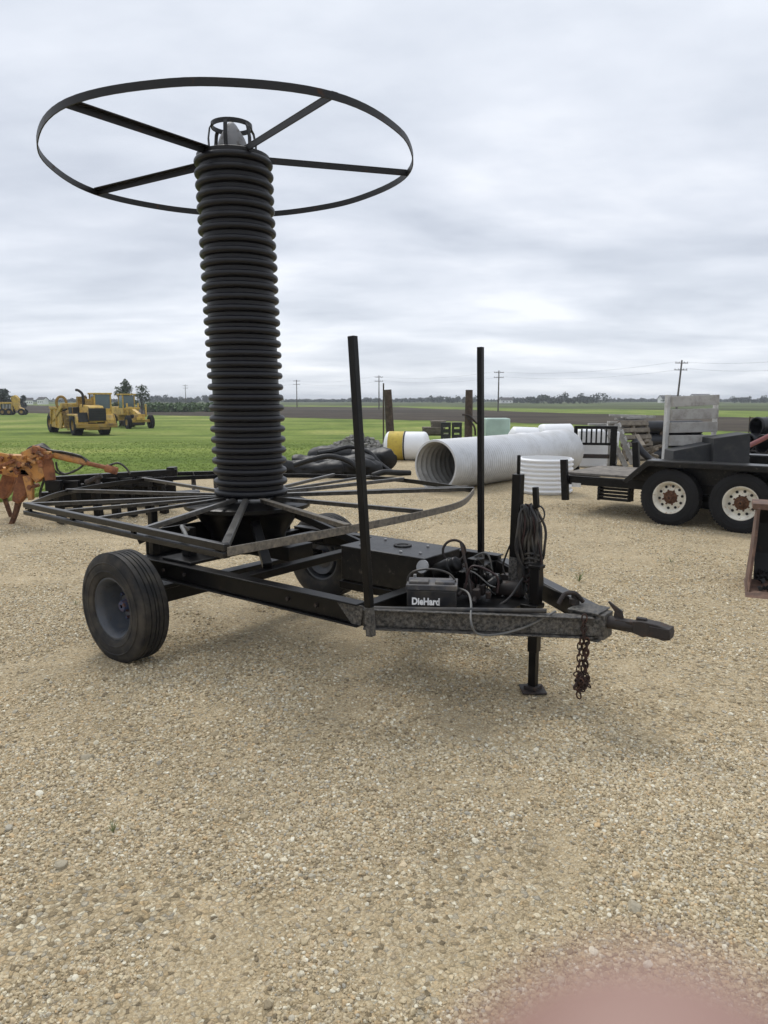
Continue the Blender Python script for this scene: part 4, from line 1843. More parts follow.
# pallets leaning, planks on top
def pallet(loc, rx, rz, label, mt='wood_grey'):
    t = thing('pallet', label, 'pallet', loc, rz, 'old wooden pallets')
    inner = []
    b = MB()
    rot = Matrix.Rotation(rx, 4, 'X')
    for k in range(6):
        b.box((0, -.5 + k * .2, .055), (1.0, .12, .02))
        b.box((0, -.5 + k * .2, -.055), (1.0, .12, .02))
    b.v = [rot @ (v + V((0, .56, 0))) + V((0, 0, .03)) for v in b.v]
    b.build('slats', mt, t)
    for s in (-.46, 0, .46):
        b = MB()
        b.box((s, 0, 0), (.045, 1.12, .088))
        b.v = [rot @ (v + V((0, .56, 0))) + V((0, 0, .03)) for v in b.v]
        b.build('stringer', mt, t)
    return t


pallet(at(625, 18.6, 0), math.radians(62), math.radians(75), 'grey pallet propped on edge nearest the white plastic box')
pallet(at(633, 19.4, 0), math.radians(66), math.radians(70), 'grey pallet propped second from the white plastic box')
pallet(at(640, 20.2, 0), math.radians(68), math.radians(20), 'tan pallet propped behind the other leaning pallets', 'wood_tan')
rp = random.Random(21)
for k in range(13):
    px = rp.uniform(610, 650)
    z = .80 + .05 * (k // 2) + (.12 if k > 8 else 0)
    c = at(px if k < 9 else rp.uniform(615, 640), 21.5 + rp.uniform(-.4, .4), z)
    b = MB()
    ln = rp.uniform(1.2, 2.0) if k < 9 else rp.uniform(.8, 1.2)
    b.box((0, 0, 0), (ln, .2, .06), (0, rp.uniform(-.05, .05), rp.uniform(-.2, .2)))
    tag(b.build('plank', 'wood_grey', loc=c, bevel=.004), 'weathered grey plank lying in the pile above the pallets', 'plank', 'planks in the lumber pile')
for px in (604, 655):
    c = at(px, 21.5)
    b = MB()
    b.box((0, 0, .4), (.12, .9, .80 - c.z * 2))
    tag(b.build('lumber_block', 'wood_post', loc=c), 'dark timber block bearing the %s end of the plank pile' % ('culvert side' if px < 620 else 'board gate side'), 'block')
rp = random.Random(22)
for k in range(7):
    c = at(638 + rp.uniform(0, 16), 19.0 + rp.uniform(0, .6), .06 + k * .09)
    b = MB()
    b.box((0, 0, 0), (rp.uniform(.4, .7), .1, .07), (rp.uniform(-.3, .3), rp.uniform(-.5, .5), rp.uniform(0, 3)))
    tag(b.build('scrap_wood', 'wood_tan', loc=c, bevel=.003), 'short tan piece in the scrap wood jumble left of the board gate', 'scrap wood', 'scrap wood beside the pallets')


# black pipes
def big_pipe(a, b_, r, label, mt='hdpe', grp='black drain pipes in stacks'):
    a, b_ = V(a), V(b_)
    ax_ = b_ - a
    m_ = MB()
    ln = ax_.length
    m_.lathe([(r, 0), (r + .012, .02), (r + .012, .06), (r, .08), (r, ln), (r - .03, ln), (r - .03, 0)], 28, None, closed=True)
    q = ax_.to_track_quat('Z', 'Y').to_matrix().to_4x4()
    m_.v = [q @ v for v in m_.v]
    tag(m_.build('drain_pipe', mt, loc=a), label, 'pipe', grp)


for k, (px, z, lab) in enumerate(((0, .22, 'black drain pipe lowest in the stack left of the board gate'),
                                  (1, .62, 'black drain pipe second layer in the stack left of the board gate'),
                                  (2, 1.0, 'black drain pipe topmost in the stack left of the board gate'))):
    big_pipe(at(640 - 3 * k, 20.8 + .1 * k, z - .12), at(700, 21.6, z - .12), .20, lab)
for k, (px, z, d, lab) in enumerate(((748, .62, 18.2, 'black drain pipe with open end leftmost in the right hand stack'),
                                     (762, .62, 17.6, 'black drain pipe with open end nearest in the right hand stack'),
                                     (756, 1.02, 18.4, 'black drain pipe with open end topmost in the right hand stack'),
                                     (752, .22, 18.0, 'black drain pipe with open end lowest in the right hand stack'))):
    a = at(px, d, z)
    big_pipe(a, a + V((5.0, 1.6, .03)), .23, lab)
big_pipe(at(741, 15.2, .66), at(790, 16.2, 1.12), .05, 'thin red steel pipe propped up at a slope before the black pipes', 'red', 'red pipe')
b = MB()
b.tube(curve_pts([at(634, 18.2, .68), at(642, 18, .42), at(652, 17.8, .22), at(664, 17.4, .16), at(690, 17.2, .16)]), .085, 14)
tag(b.build('drain_hose', 'hdpe'), 'black drain hose bending down to the ground left of the board gate', 'hose')

# pipe fence far right
c = at(757, 46)
fn = thing('pipe_fence', 'thin dark pipe fence at the field edge on the far right', 'fence', c)
for x in (-.55, .5, 1.6, 2.7):
    b = MB()
    b.cyl((x, 0, 0), (x, 0, 1.45), .04, .04, 8)
    b.build('post', 'wood_post', fn)
b = MB()
b.cyl((-.55, 0, 1.38), (2.7, 0, 1.38), .03, .03, 8)
b.cyl((-.55, 0, .8), (2.7, 0, .8), .03, .03, 8)
b.build('rail', 'wood_post', fn)

# ------------------------------------------------------------------ orange ripper at the left
DI = 9.9


def ip(px, py, d=DI):
    """point on the implement's upright plane"""
    r_ = ray(px, py)
    return CAM + r_ * (d / r_.y)


rip = thing('ripper', 'faded orange ripper attachment with two shanks and a dark toolbar at the left', 'implement', (0, 0, 0))
IO = V((ip(30, 520).x, DI, 0))
rip.location = IO


def L_(px, py, d=DI):
    return ip(px, py, d) - IO


def ribbon(pts, widths, y0, y1, name, mat, parent, bevel=.01):
    """a plate cut to a bent outline, with its real thickness across"""
    pts = [V(p) for p in pts]
    poly_l, poly_r = [], []
    for i, p in enumerate(pts):
        d = (pts[min(i + 1, len(pts) - 1)] - pts[max(i - 1, 0)])
        d.y = 0
        d.normalize()
        s = V((-d.z, 0, d.x)) * widths[i] / 2
        poly_l.append(p + s)
        poly_r.append(p - s)
    b = MB()
    yc = pts[0].y
    for i in range(len(pts) - 1):
        q = [poly_l[i], poly_l[i + 1], poly_r[i + 1], poly_r[i]]
        pass
    vs, fs = [], []
    for i in range(len(pts)):
        for y in (y0, y1):
            for q in (poly_l[i], poly_r[i]):
                vs.append(V((q.x, pts[i].y + y, q.z)))
    for i in range(len(pts) - 1):
        a, c = i * 4, (i + 1) * 4
        fs += [(a, c, c + 1, a + 1), (a + 2, a + 3, c + 3, c + 2), (a, a + 2, c + 2, c), (a + 1, c + 1, c + 3, a + 3)]
    fs += [(0, 1, 3, 2), (len(vs) - 4, len(vs) - 2, len(vs) - 1, len(vs) - 3)]
    b.add(vs, fs)
    return b.build(name, mat, parent, bevel)


def cpx(l, n=5):
    return curve_pts(l, n)


def wlerp(ws, n=5):
    out = []
    for a, c in zip(ws, ws[1:]):
        out += [a + (c - a) * k / n for k in range(n)]
    return out + [ws[-1]]


# two shanks: thick curved upper casting, then thin point to the ground
s1 = cpx([L_(27, 468), L_(26, 480), L_(22, 491), L_(17, 502)])
sh = ribbon(s1, wlerp([.12, .20, .19, .09]), -.07, .07, 'shank', 'orange_red', rip, .02)
ribbon(cpx([L_(19, 500), L_(15, 515), L_(9, 530)]), wlerp([.075, .06, .05]), -.035, .035, 'point', 'rust', sh, .01)
s2 = cpx([L_(11, 466, 10.5), L_(10, 478, 10.5), L_(5, 490, 10.5), L_(3, 498, 10.5)])
sh = ribbon(s2, wlerp([.12, .19, .18, .09]), -.07, .07, 'shank', 'orange_red', rip, .02)
ribbon(cpx([L_(4, 496, 10.5), L_(8, 508, 10.5), L_(12, 519, 10.5)]), wlerp([.06, .05, .04]), -.03, .03, 'point', 'rust', sh, .01)
# frame castings
b = MB()
b.bar(L_(-30, 459), L_(30, 461), .22, .16)
b.bar(L_(8, 468), L_(40, 472), .14, .12)
b.bar(L_(-20, 466, 10.3), L_(22, 474, 10.3), .14, .10)
b.bar(L_(26, 457), L_(40, 450), .18, .14)
b.build('frame_casting', 'orange', rip, .006)
b = MB()
b.bar(L_(32, 464), L_(44, 478), .16, .20)
b.bar(L_(10, 463), L_(34, 457), .10, .10)
b.build('link_arm', 'orange', rip, .006)
ribbon([L_(34, 449), L_(44, 453), L_(50, 464), L_(53, 482)], [.12, .16, .15, .13], -.09, -.03, 'side_plate', 'orange_red', rip, .01)
ribbon([L_(30, 475), L_(33, 488), L_(34, 499)], [.10, .09, .06], -.12, -.04, 'pin_bracket', 'orange', rip, .01)
b = MB()
for (px, py, r) in ((24, 464, .035), (34, 486, .03), (40, 449, .05), (16, 461, .03), (52, 456, .035)):
    c = L_(px, py)
    b.cyl(c + V((0, -.15, 0)), c + V((0, .12, 0)), r, r, 14)
for (px, py, s_) in ((5, 458, .07), (14, 456, .05), (20, 469, .06), (2, 466, .06)):
    c = L_(px, py)
    b.box(c + V((0, -.10, 0)), (s_, .12, s_ * .9), (.1, px, .2))
b.each('pivot_pin', 'orange_red', rip, .008)
rq = random.Random(31)
for k in range(16):
    px, py = rq.uniform(-2, 50), rq.uniform(452, 474)
    c = L_(px, py, DI - rq.uniform(.10, .2))
    b = MB()
    e_ = c + V((rq.uniform(-.14, .14), rq.uniform(-.03, .03), rq.uniform(-.09, .09)))
    b.bar(c, e_, rq.uniform(.02, .05), rq.uniform(.02, .045))
    b.cyl(c + V((0, -.04, 0)), c + V((0, .05, 0)), .022, .022, 8)
    b.build('clevis', rq.choice(['orange', 'orange_red', 'rust', 'rust_dk', 'orange']), rip, .004)
# hydraulic boom
b = MB()
b.bar(L_(53, 455), L_(88, 463), .08, .085)
b.build('cylinder', 'orange', rip, .03)
b = MB()
b.cyl(L_(86, 463), L_(108, 468), .030, .030, 14)
b.cyl(L_(106, 468), L_(117, 471), .055, .05, 14)
b.build('cylinder_rod', 'orange_red', rip)
# hoses
b = MB()
for k in range(4):
    o_ = V((0, -.05 + .05 * k, .0))
    j = k * 1.2
    b.tube(curve_pts([L_(26 + j, 455) + o_, L_(31 + j, 448) + o_, L_(40, 446 - k * .4) + o_, L_(52, 450 + j) + o_, L_(66, 452 + j) + o_,
                      L_(82, 456 + j) + o_, L_(88, 461 + j) + o_]), .016, 8)
b.tube(curve_pts([L_(54, 470), L_(60, 474), L_(70, 473), L_(80, 468), L_(86, 462)]), .014, 8)
b.tube(curve_pts([L_(56, 462), L_(58, 470), L_(66, 474), L_(76, 470)]), .014, 8)
b.tube(curve_pts([L_(45, 478), L_(42, 486), L_(40, 494), L_(41, 500)]), .018, 8)
b.tube(curve_pts([L_(108, 466), L_(118, 463), L_(126, 468), L_(130, 474)]), .014, 8)
b.each('hydraulic_hose', 'cable', rip)
# dark toolbar
b = MB()
b.bar(L_(50, 481), L_(176, 473, 10.8), .13, .12)
b.bar(L_(48, 489, 10.2), L_(172, 482, 11.0), .12, .10)
b.bar(L_(40, 497, 10.6), L_(176, 489, 11.2), .14, .14)
b.bar(L_(60, 503, 11.2), L_(200, 494, 11.8), .3, .12)
b.bar(L_(168, 471, 10.8), L_(176, 471, 10.8), .18, .12)
b.build('toolbar', 'black', rip, .008)
for px, py, d in ((56, 485, 9.8), (74, 485, 10.0), (94, 484, 10.1), (112, 482, 10.3), (128, 482, 10.4), (146, 481, 10.5), (160, 480, 10.7)):
    b = MB()
    c = L_(px, py, d)
    b.bar(c + V((0, 0, .05)), V((c.x + .03, c.y + .05, .02)), .10, .07, w2=.14)
    b.box((c.x, c.y - .06, c.z), (.2, .10, .14))
    b.build('tine', 'black', rip, .006)
b = MB()
c = L_(93, 480, 9.9)
b.cyl(c + V((-.1, 0, -.04)), c + V((.12, 0, .06)), .035, .035, 12)
b.cyl(c + V((.06, 0, -.1)), c + V((.06, 0, .08)), .03, .03, 12)
b.build('stop_valve', 'rust_dk', rip)
# disc gang to the right of it
gang = thing('disc_gang', 'dark gang of small discs on an axle behind the corrugated drum', 'implement', at(205, 13.2, 0), .1)
b = MB()
b.bar((-.75, 0, .36), (.75, 0, .38), .07, .07)
b.build('beam', 'black', gang, .006)
for k in range(4):
    x = -.6 + k * .4
    b = MB()
    b.lathe([(.001, .04), (.12, .03), (.20, .0), (.20, -.008), (.12, .022), (.001, .032)], 24, T((x, 0, .2)) @ Matrix.Rotation(.3, 4, 'Z') @ RYP)
    b.bar((x, .03, .2), (x, .03, .36), .03, .05, up=(0, 1, 0))
    b.build('disc', 'rust_dk', gang)


# ------------------------------------------------------------------ yellow earthmovers in the field
def mwheel(parent, x, y, r, w, out):
    mt = T((x, y, r)) @ (RXP if out < 0 else RXM)
    b = MB()
    b.lathe([(r * .5, w * .45), (r * .62, w * .5), (r * .9, w * .5), (r, w * .38), (r, -w * .38), (r * .9, -w * .5), (r * .5, -w * .45)], 28, mt)
    for k in range(22):
        a = 2 * PI * k / 22
        b.add([((r + q) * math.cos(a + da), (r + q) * math.sin(a + da), hh) for q in (-.02, .045) for da in (-.06, .06) for hh in (-w * .42, w * .42)],
              [(0, 1, 3, 2), (4, 6, 7, 5), (0, 4, 5, 1), (2, 3, 7, 6), (0, 2, 6, 4), (1, 5, 7, 3)], mt)
    wo = b.build('wheel', 'rubber_dk', parent)
    b = MB()
    b.lathe([(r * .52, w * .46), (r * .46, w * .30), (r * .3, w * .22), (r * .22, w * .34), (.01, w * .34)], 24, mt)
    b.build('rim', 'yellow_dk', wo)


p = ground(91, 435)
sc = thing('motor_scraper', 'yellow motor scraper with black grille and exhaust stack parked on the grass', 'earthmover', (p.x, p.y, p.z), math.radians(-53))
for y, o_ in ((-1.15, -1), (1.15, 1)):
    mwheel(sc, 0, y, .86, .75, o_)
    mwheel(sc, -8.2, y, .86, .75, o_)
b = MB()
b.prism([(.2, 1.15), (2.05, 1.15), (2.15, 1.5), (2.05, 2.35), (1.9, 2.5), (.0, 2.65), (-.9, 2.65), (-.9, 1.15)], -.62, .62)
b.build('engine_hood', 'yellow', sc, .05)
b = MB()
b.box((2.17, .03, 1.80), (.06, 1.42, 1.05))
for k in range(7):
    b.box((2.215, .03, 1.38 + k * .14), (.03, 1.3, .05))
b.build('grille', 'mach_black', sc, .02)
for s in (-1, 1):
    b = MB()
    b.prism([(-1.2, 1.82), (1.3, 1.82), (1.9, 1.35), (1.95, 1.0), (1.75, 1.0), (1.6, 1.25), (1.2, 1.66), (-1.2, 1.66)], s * .70, s * 1.60)
    b.prism([(1.35, 1.0), (2.02, 1.0), (1.95, 1.4), (1.6, 1.78), (1.3, 1.8)], s * 1.52, s * 1.60)
    b.build('fender', 'yellow', sc, .03)
b = MB()
b.box((1.92, -1.08, 1.58), (.10, .78, .80), (0, -.25, 0))
b.build('side_screen', 'mach_black', sc, .01)
b = MB()
b.box((-1.45, 0, 1.75), (1.0, 2.5, 1.3))
b.box((-2.6, 0, 1.6), (1.0, 1.4, .8))
b.build('shadow_block', 'mach_black', sc, .05)  # black blocks added to stand in for the shadow between hood and bowl
for s in (-1, 1):
    b = MB()
    b.cyl((-2.4, s * .9, 2.3), (-4.6, s * 1.3, 2.0), .09, .09, 10)
    b.cyl((-4.6, s * 1.3, 2.0), (-5.4, s * 1.32, 1.85), .13, .13, 10)
    b.build('lift_cylinder', 'mach_black', sc)
    b = MB()
    for zz in (.5, .8, 1.1, 1.4):
        b.box((-.9, s * 1.62, zz), (.45, .12, .05))
    b.box((-1.12, s * 1.62, .95), (.04, .06, 1.1))
    b.box((-.68, s * 1.62, .95), (.04, .06, 1.1))
    b.build('ladder', 'yellow_dk', sc)
    b = MB()
    b.tube([(-1.1, s * 1.5, 1.8), (-1.1, s * 1.5, 2.7), (.4, s * 1.5, 2.6), (.4, s * 1.5, 1.8)], .03, 6)
    b.build('hand_rail', 'yellow_dk', sc)
b = MB()
b.box((1.98, 0, .86), (.5, 3.3, .34))
b.box((2.0, 0, .62), (.3, 2.0, .2))
b.build('bumper', 'yellow_dk', sc, .04)
b = MB()
b.box((.6, 0, .75), (2.4, 1.2, .55))
b.build('belly', 'mach_black', sc, .05)
cab = MB()
cx_, cy_, cw, cd = -.05, .95, 1.35, 1.4
for sx in (-1, 1):
    for sy in (-1, 1):
        cab.box((cx_ + sx * cd / 2, cy_ + sy * cw / 2, 2.75), (.12, .12, 1.55))
cab.box((cx_, cy_, 3.55), (cd + .25, cw + .25, .14))
cab.box((cx_, cy_, 2.02), (cd + .12, cw + .12, .5))
cb = cab.build('cab', 'yellow', sc, .02)
b = MB()
b.box((cx_ + cd / 2, cy_, 2.88), (.02, cw - .12, 1.18))
b.box((cx_, cy_ + cw / 2, 2.88), (cd - .12, .02, 1.18))
b.box((cx_, cy_ - cw / 2, 2.88), (cd - .12, .02, 1.18))
b.each('window', 'glass', cb)
b = MB()
b.tube(curve_pts([(.3, -.55, 2.4), (.3, -.55, 3.1), (.25, -.60, 3.55), (.05, -.85, 3.82), (-.1, -1.0, 3.85)]), .11, 12)
b.build('exhaust_stack', 'rust_dk', sc)
b = MB()
b.box((.5, -.2, 2.85), (.6, .5, .5))
b.cyl((.6, .15, 2.5), (.6, .15, 3.25), .13, .13, 12)
b.cyl((-.4, -.2, 2.5), (-.4, -.2, 3.4), .10, .10, 12)
b.box((-.9, -.35, 2.9), (.5, .8, .8))
b.build('air_cleaner', 'yellow_dk', sc, .02)
b = MB()  # gooseneck and draft arms
b.bar((-.8, 0, 1.6), (-1.9, 0, 2.75), .6, .5)
b.bar((-1.8, 0, 2.75), (-3.2, 0, 2.55), .6, .45)
b.box((-3.1, 0, 2.5), (.6, 3.1, .45))
for s in (-1, 1):
    b.bar((-3.1, s * 1.45, 2.5), (-6.3, s * 1.5, 1.25), .22, .42)
b.build('gooseneck', 'yellow', sc, .03)
b = MB()  # bowl
for s in (-1, 1):
    b.prism([(-7.6, .55), (-3.9, .45), (-3.5, 1.0), (-3.7, 1.9), (-4.5, 2.35), (-7.4, 2.35), (-7.9, 1.6)], s * 1.42 - .07, s * 1.42 + .07)
    b.box((-5.8, s * 1.52, 2.3), (3.4, .16, .2))
    b.bar((-7.2, s * 1.53, .8), (-6.6, s * 1.53, 2.2), .12, .2, up=(0, 1, 0))
    b.bar((-5.2, s * 1.53, .6), (-5.2, s * 1.53, 2.25), .12, .2, up=(0, 1, 0))
b.box((-5.6, 0, .55), (3.8, 2.7, .12))
b.box((-7.5, 0, 1.5), (.12, 2.7, 1.7))
b.build('bowl', 'yellow', sc, .02)
b = MB()
b.prism([(-3.2, .5), (-3.45, .5), (-4.3, 1.8), (-4.2, 2.2), (-3.4, 1.7)], -1.3, 1.3)
b.build('apron', 'yellow_dk', sc, .02)
b = MB()
b.bar((-7.5, 0, 1.5), (-9.3, 0, 1.2), 1.4, 1.0)
b.box((-9.3, 0, 1.1), (.5, 1.5, .9))
b.build('rear_frame', 'yellow_dk', sc, .04)
b = MB()
b.tube([V((-4.2 + .0 * math.cos(a), -1.25 + .42 * math.cos(a * PI / 10), 2.75 + .55 * math.sin(a * PI / 10))) for a in range(20)], .12, 10, True)
b.build('guard_ring', 'yellow_dk', sc)

p = ground(140, 428.5)
gd = thing('road_grader', 'yellow road grader with narrow cab parked behind the motor scraper', 'earthmover', (p.x, p.y, p.z), math.radians(-52))
for y, o_ in ((-1.05, -1), (1.05, 1)):
    mwheel(gd, 0, y * 1.15, .68, .42, o_)
    for x in (-5.4, -7.0):
        mwheel(gd, x, y, .72, .45, o_)
b = MB()
b.box((0, 0, .8), (.35, 2.2, .3))
b.box((.05, 0, 1.25), (.3, 1.1, .5))
b.bar((0, 0, 1.35), (-2.6, 0, 2.05), .4, .45)
b.bar((-2.5, 0, 2.05), (-4.6, 0, 1.6), .4, .45)
b.box((.3, 0, 1.05), (.35, .9, .35))
b.build('front_frame', 'yellow', gd, .03)
b = MB()
for s in (-1, 1):
    b.bar((-1.9, s * .5, 1.2), (-1.9, s * .62, 2.65), .14, .16, up=(0, 1, 0))
    b.bar((-.2, s * .3, 1.1), (-1.9, s * .9, .75), .14, .14)
b.box((-1.9, 0, 2.1), (.3, 1.5, .22))
b.bar((-.6, .95, 1.2), (-.6, .95, 2.55), .14, .16, up=(0, 1, 0))
b.build('blade_lift', 'yellow', gd, .02)
b = MB()
pr = [(-.14, .0), (.02, .08), (.06, .3), (.0, .55), (-.1, .62), (-.04, .55), (.01, .3), (-.03, .1)]
b.prism(pr, -1.7, 1.7, 'y', T((-2.3, 0, .22)) @ Matrix.Rotation(.35, 4, 'Z'))
b.build('blade', 'rust_dk', gd)
b = MB()
for sx in (-3.1, -4.5):
    for s in (-1, 1):
        b.box((sx, s * .62, 2.75), (.12, .12, 1.7))
b.box((-3.8, 0, 3.6), (1.8, 1.6, .14))
b.box((-3.8, 0, 1.75), (1.6, 1.35, .7))
gc = b.build('cab', 'yellow', gd, .02)
b = MB()
b.box((-3.08, 0, 2.8), (.02, 1.1, 1.3))
for s in (-1, 1):
    b.box((-3.8, s * .62, 2.8), (1.2, .02, 1.3))
b.each('window', 'glass', gc)
b = MB()
b.box((-6.0, 0, 1.75), (3.0, 1.2, 1.0))
b.box((-6.2, 0, 1.0), (2.8, 1.4, .6))
b.build('engine_housing', 'yellow', gd, .05)
b = MB()
b.cyl((-5.6, .3, 2.2), (-5.6, .3, 3.1), .07, .07, 10)
b.build('exhaust_stack', 'rust_dk', gd)

p = ground(13, 415)
ps = thing('pull_scraper', 'small yellow pull scraper with tall curved tailgate standing at far left', 'earthmover', (p.x, p.y, p.z), .15)
for x in (-1.6, -.4, 1.9):
    mwheel(ps, x, -.9, .62, .45, -1)
    mwheel(ps, x, .9, .62, .45, 1)
b = MB()
b.box((-.9, 0, 2.35), (2.4, 1.7, .3))
for s in (-1, 1):
    b.box((-2.0, s * .8, 1.5), (.18, .18, 1.6))
    b.box((.2, s * .8, 1.5), (.18, .18, 1.6))
    b.box((-.9, s * .8, 1.1), (2.3, .14, .3))
b.build('bowl_frame', 'yellow', ps, .03)
ribbon(cpx([V((.35, 0, 3.6)), V((.7, 0, 3.0)), V((.75, 0, 2.2)), V((1.1, 0, 1.3)), V((2.0, 0, .9))]), wlerp([.9, 1.2, 1.0, .8, .5]), -.75, .75, 'tailgate', 'yellow', ps, .03)
b = MB()
for x in (-1.5, -.9, -.3):
    b.box((x, -.2, 1.35), (.3, .9, 1.5), (0, .15, 0))
b.each('elevator_slat', 'steel', ps, .02)


# ------------------------------------------------------------------ trees, buildings, poles
def leafcloud(b, c, rx, ry, rz_, n, s0, s1, r):
    for _ in range(n):
        while True:
            q = V((r.uniform(-1, 1), r.uniform(-1, 1), r.uniform(-1, 1)))
            if q.length <= 1:
                break
        q = q * (1 if r.random() < .5 else (.75 + .25 * r.random()) / max(q.length, .3) * q.length)
        p_ = V((c.x + q.x * rx, c.y + q.y * ry, c.z + q.z * rz_))
        u = V((r.gauss(0, 1), r.gauss(0, 1), r.gauss(0, 1))).normalized()
        w_ = u.orthogonal().normalized()
        s = r.uniform(s0, s1)
        v2 = u.cross(w_)
        b.add([p_ - w_ * s - v2 * s * .5, p_ + w_ * s * .3 - v2 * s * .7, p_ + w_ * s + v2 * s * .4, p_ - w_ * s * .4 + v2 * s * .7], [(0, 1, 2, 3)])


def tree(px, d, h, wd, seed, label, n=1500, leaf=.16, mat='leaf_tree', clumps=16):
    r = random.Random(seed)
    c = at(px, d)
    t = thing('field_tree', label, 'tree', c)
    tb, cb_ = MB(), MB()
    tb.tube(curve_pts([(0, 0, 0), (.1, 0, h * .25), (-.05, .1, h * .5), (.05, 0, h * .8)], 4), .1, 8, taper=[h * .03 * (1 - k / 14) for k in range(13)])
    for k in range(clumps):
        a = r.uniform(0, 2 * PI)
        hh = .10 + .84 * r.random() ** 1.15
        rad = wd / 2 * r.uniform(.25, 1) * (1.08 - abs(hh - .36) * 1.15)
        tip = V((math.cos(a) * rad, math.sin(a) * rad, h * hh))
        st = V((0, 0, h * max(.15, hh - .3)))
        tb.tube([st, st.lerp(tip, .5) + V((0, 0, .05 * h)), tip], .05, 6, taper=[h * .012, h * .008, h * .004])
        leafcloud(cb_, tip, wd * .19 * r.uniform(.7, 1.4), wd * .19, h * .12 * r.uniform(.7, 1.4), n // clumps, leaf * .6, leaf * 1.3, r)
    tb.build('trunk', 'trunk', t)
    cb_.build('crown', mat, t)


tree(124.5, 150, 6.8, 4.6, 1, 'bushy tree with uneven crown rising behind the yellow scraper', 2600, .17, clumps=26)
tree(142, 158, 6.0, 4.2, 2, 'sparse thinly leaved tree just right of the bushy field tree', 900, .16, clumps=20)
tree(-2, 170, 5.4, 9, 3, 'dark rounded tree at the left edge behind the small pull scraper', 2600, .25, 'leaf_far', clumps=20)
tree(24, 240, 4.3, 2.6, 4, 'small dark conical tree between the left edge and the white farmhouse', 700, .25, 'leaf_far', clumps=12)

# hedge bank (stuff)
r = random.Random(8)
b = MB()
for k in range(120):
    px = r.uniform(148, 222)
    d = 185 + r.uniform(-12, 12)
    c = at(px, d)
    leafcloud(b, V((c.x, c.y, c.z + .9)), 1.4, 1.4, 1.0 * r.uniform(.7, 1.5), 46, .2, .45, r)
o = b.build('hedge', 'leaf_bank')
tag(o, 'long green overgrown hedge bank at the field edge behind the drum', 'hedge', kind='stuff')
# far treelines (stuff)
segs = [(-80, 30, 620, .7), (60, 118, 700, .5), (150, 215, 620, .8), (285, 345, 760, .35), (350, 440, 720, .55), (430, 480, 640, .9), (500, 530, 600, .8),
        (530, 606, 520, 1.15), (606, 668, 800, .45), (668, 705, 560, 1.0), (705, 735, 800, .4), (735, 800, 620, .85), (800, 900, 650, .7)]
b = MB()
for a0, a1, d0, hs in segs:
    k = a0
    while k < a1:
        d = d0 + r.uniform(-30, 30)
        h = (3.6 + 4.6 * r.random() ** 1.5) * hs * d / 560
        w = h * r.uniform(.5, 1.0)
        c = at(k, d)
        for q in range(3):
            leafcloud(b, V((c.x + r.uniform(-w, w) * .5, c.y + r.uniform(-2, 2), c.z + h * r.uniform(.25, .6))), w * .55, w * .5, h * .36, 60, .35, .9, r)
        k += w / d * F * r.uniform(.35, 1.0)
k = -90
while k < 870:
    d = 820 + r.uniform(-40, 40)
    c = at(k, d)
    h = 3.4 * (.5 + .9 * abs(noise.noise(V((k * .02, 1.5, 0)))) + .4 * r.random())
    leafcloud(b, V((c.x, c.y, c.z + h * .4)), 4.5, 3, h * .55, 34, .5, 1.1, r)
    k += 4.2
b.build('far_trees', 'leaf_far')
bpy.data.objects['far_trees']['kind'] = 'stuff'
tag(bpy.data.objects['far_trees'], 'distant dark line of trees along the horizon', 'trees')


def farmhouse(px, d, w, dp, h, label, rz=.2):
    c = at(px, d)
    t = thing('farm_building', label, 'building', c, rz)
    b = MB()
    b.box((0, 0, h / 2), (w, dp, h))
    b.prism([(-dp / 2, h), (dp / 2, h), (0, h + dp * .32)], -w / 2, w / 2, 'x')
    wl = b.build('wall', 'house_white', t)
    b = MB()
    for s in (-1, 1):
        b.bar((-w / 2 - .4, s * dp * .27, h + dp * .16 + .02), (w / 2 + .4, s * dp * .27, h + dp * .16 + .02), dp * .62, .25, up=V((0, s * .54, .84)))
    b.build('roof', 'roof_dark', t)
    b = MB()
    for x in (-w * .3, 0, w * .3):
        b.box((x, -dp / 2 - .02, h * .5), (w * .1, .06, h * .3))
    b.each('window', 'mach_black', t)


farmhouse(29.5, 420, 3.6, 4, 2.4, 'white farmhouse on the horizon right of the small pull scraper', .5)
farmhouse(43, 430, 4.4, 4, 2.8, 'white farm building on the horizon just left of the motor scraper', -.3)
farmhouse(506, 560, 9, 6, 2.2, 'low white shed on the horizon right of the middle utility pole', .1)
farmhouse(700, 600, 16, 9, 4.0, 'pale barn on the horizon behind the board gate', .3)
farmhouse(668, 600, 14, 8, 3.4, 'long pale shed on the horizon left of the board gate', .1)


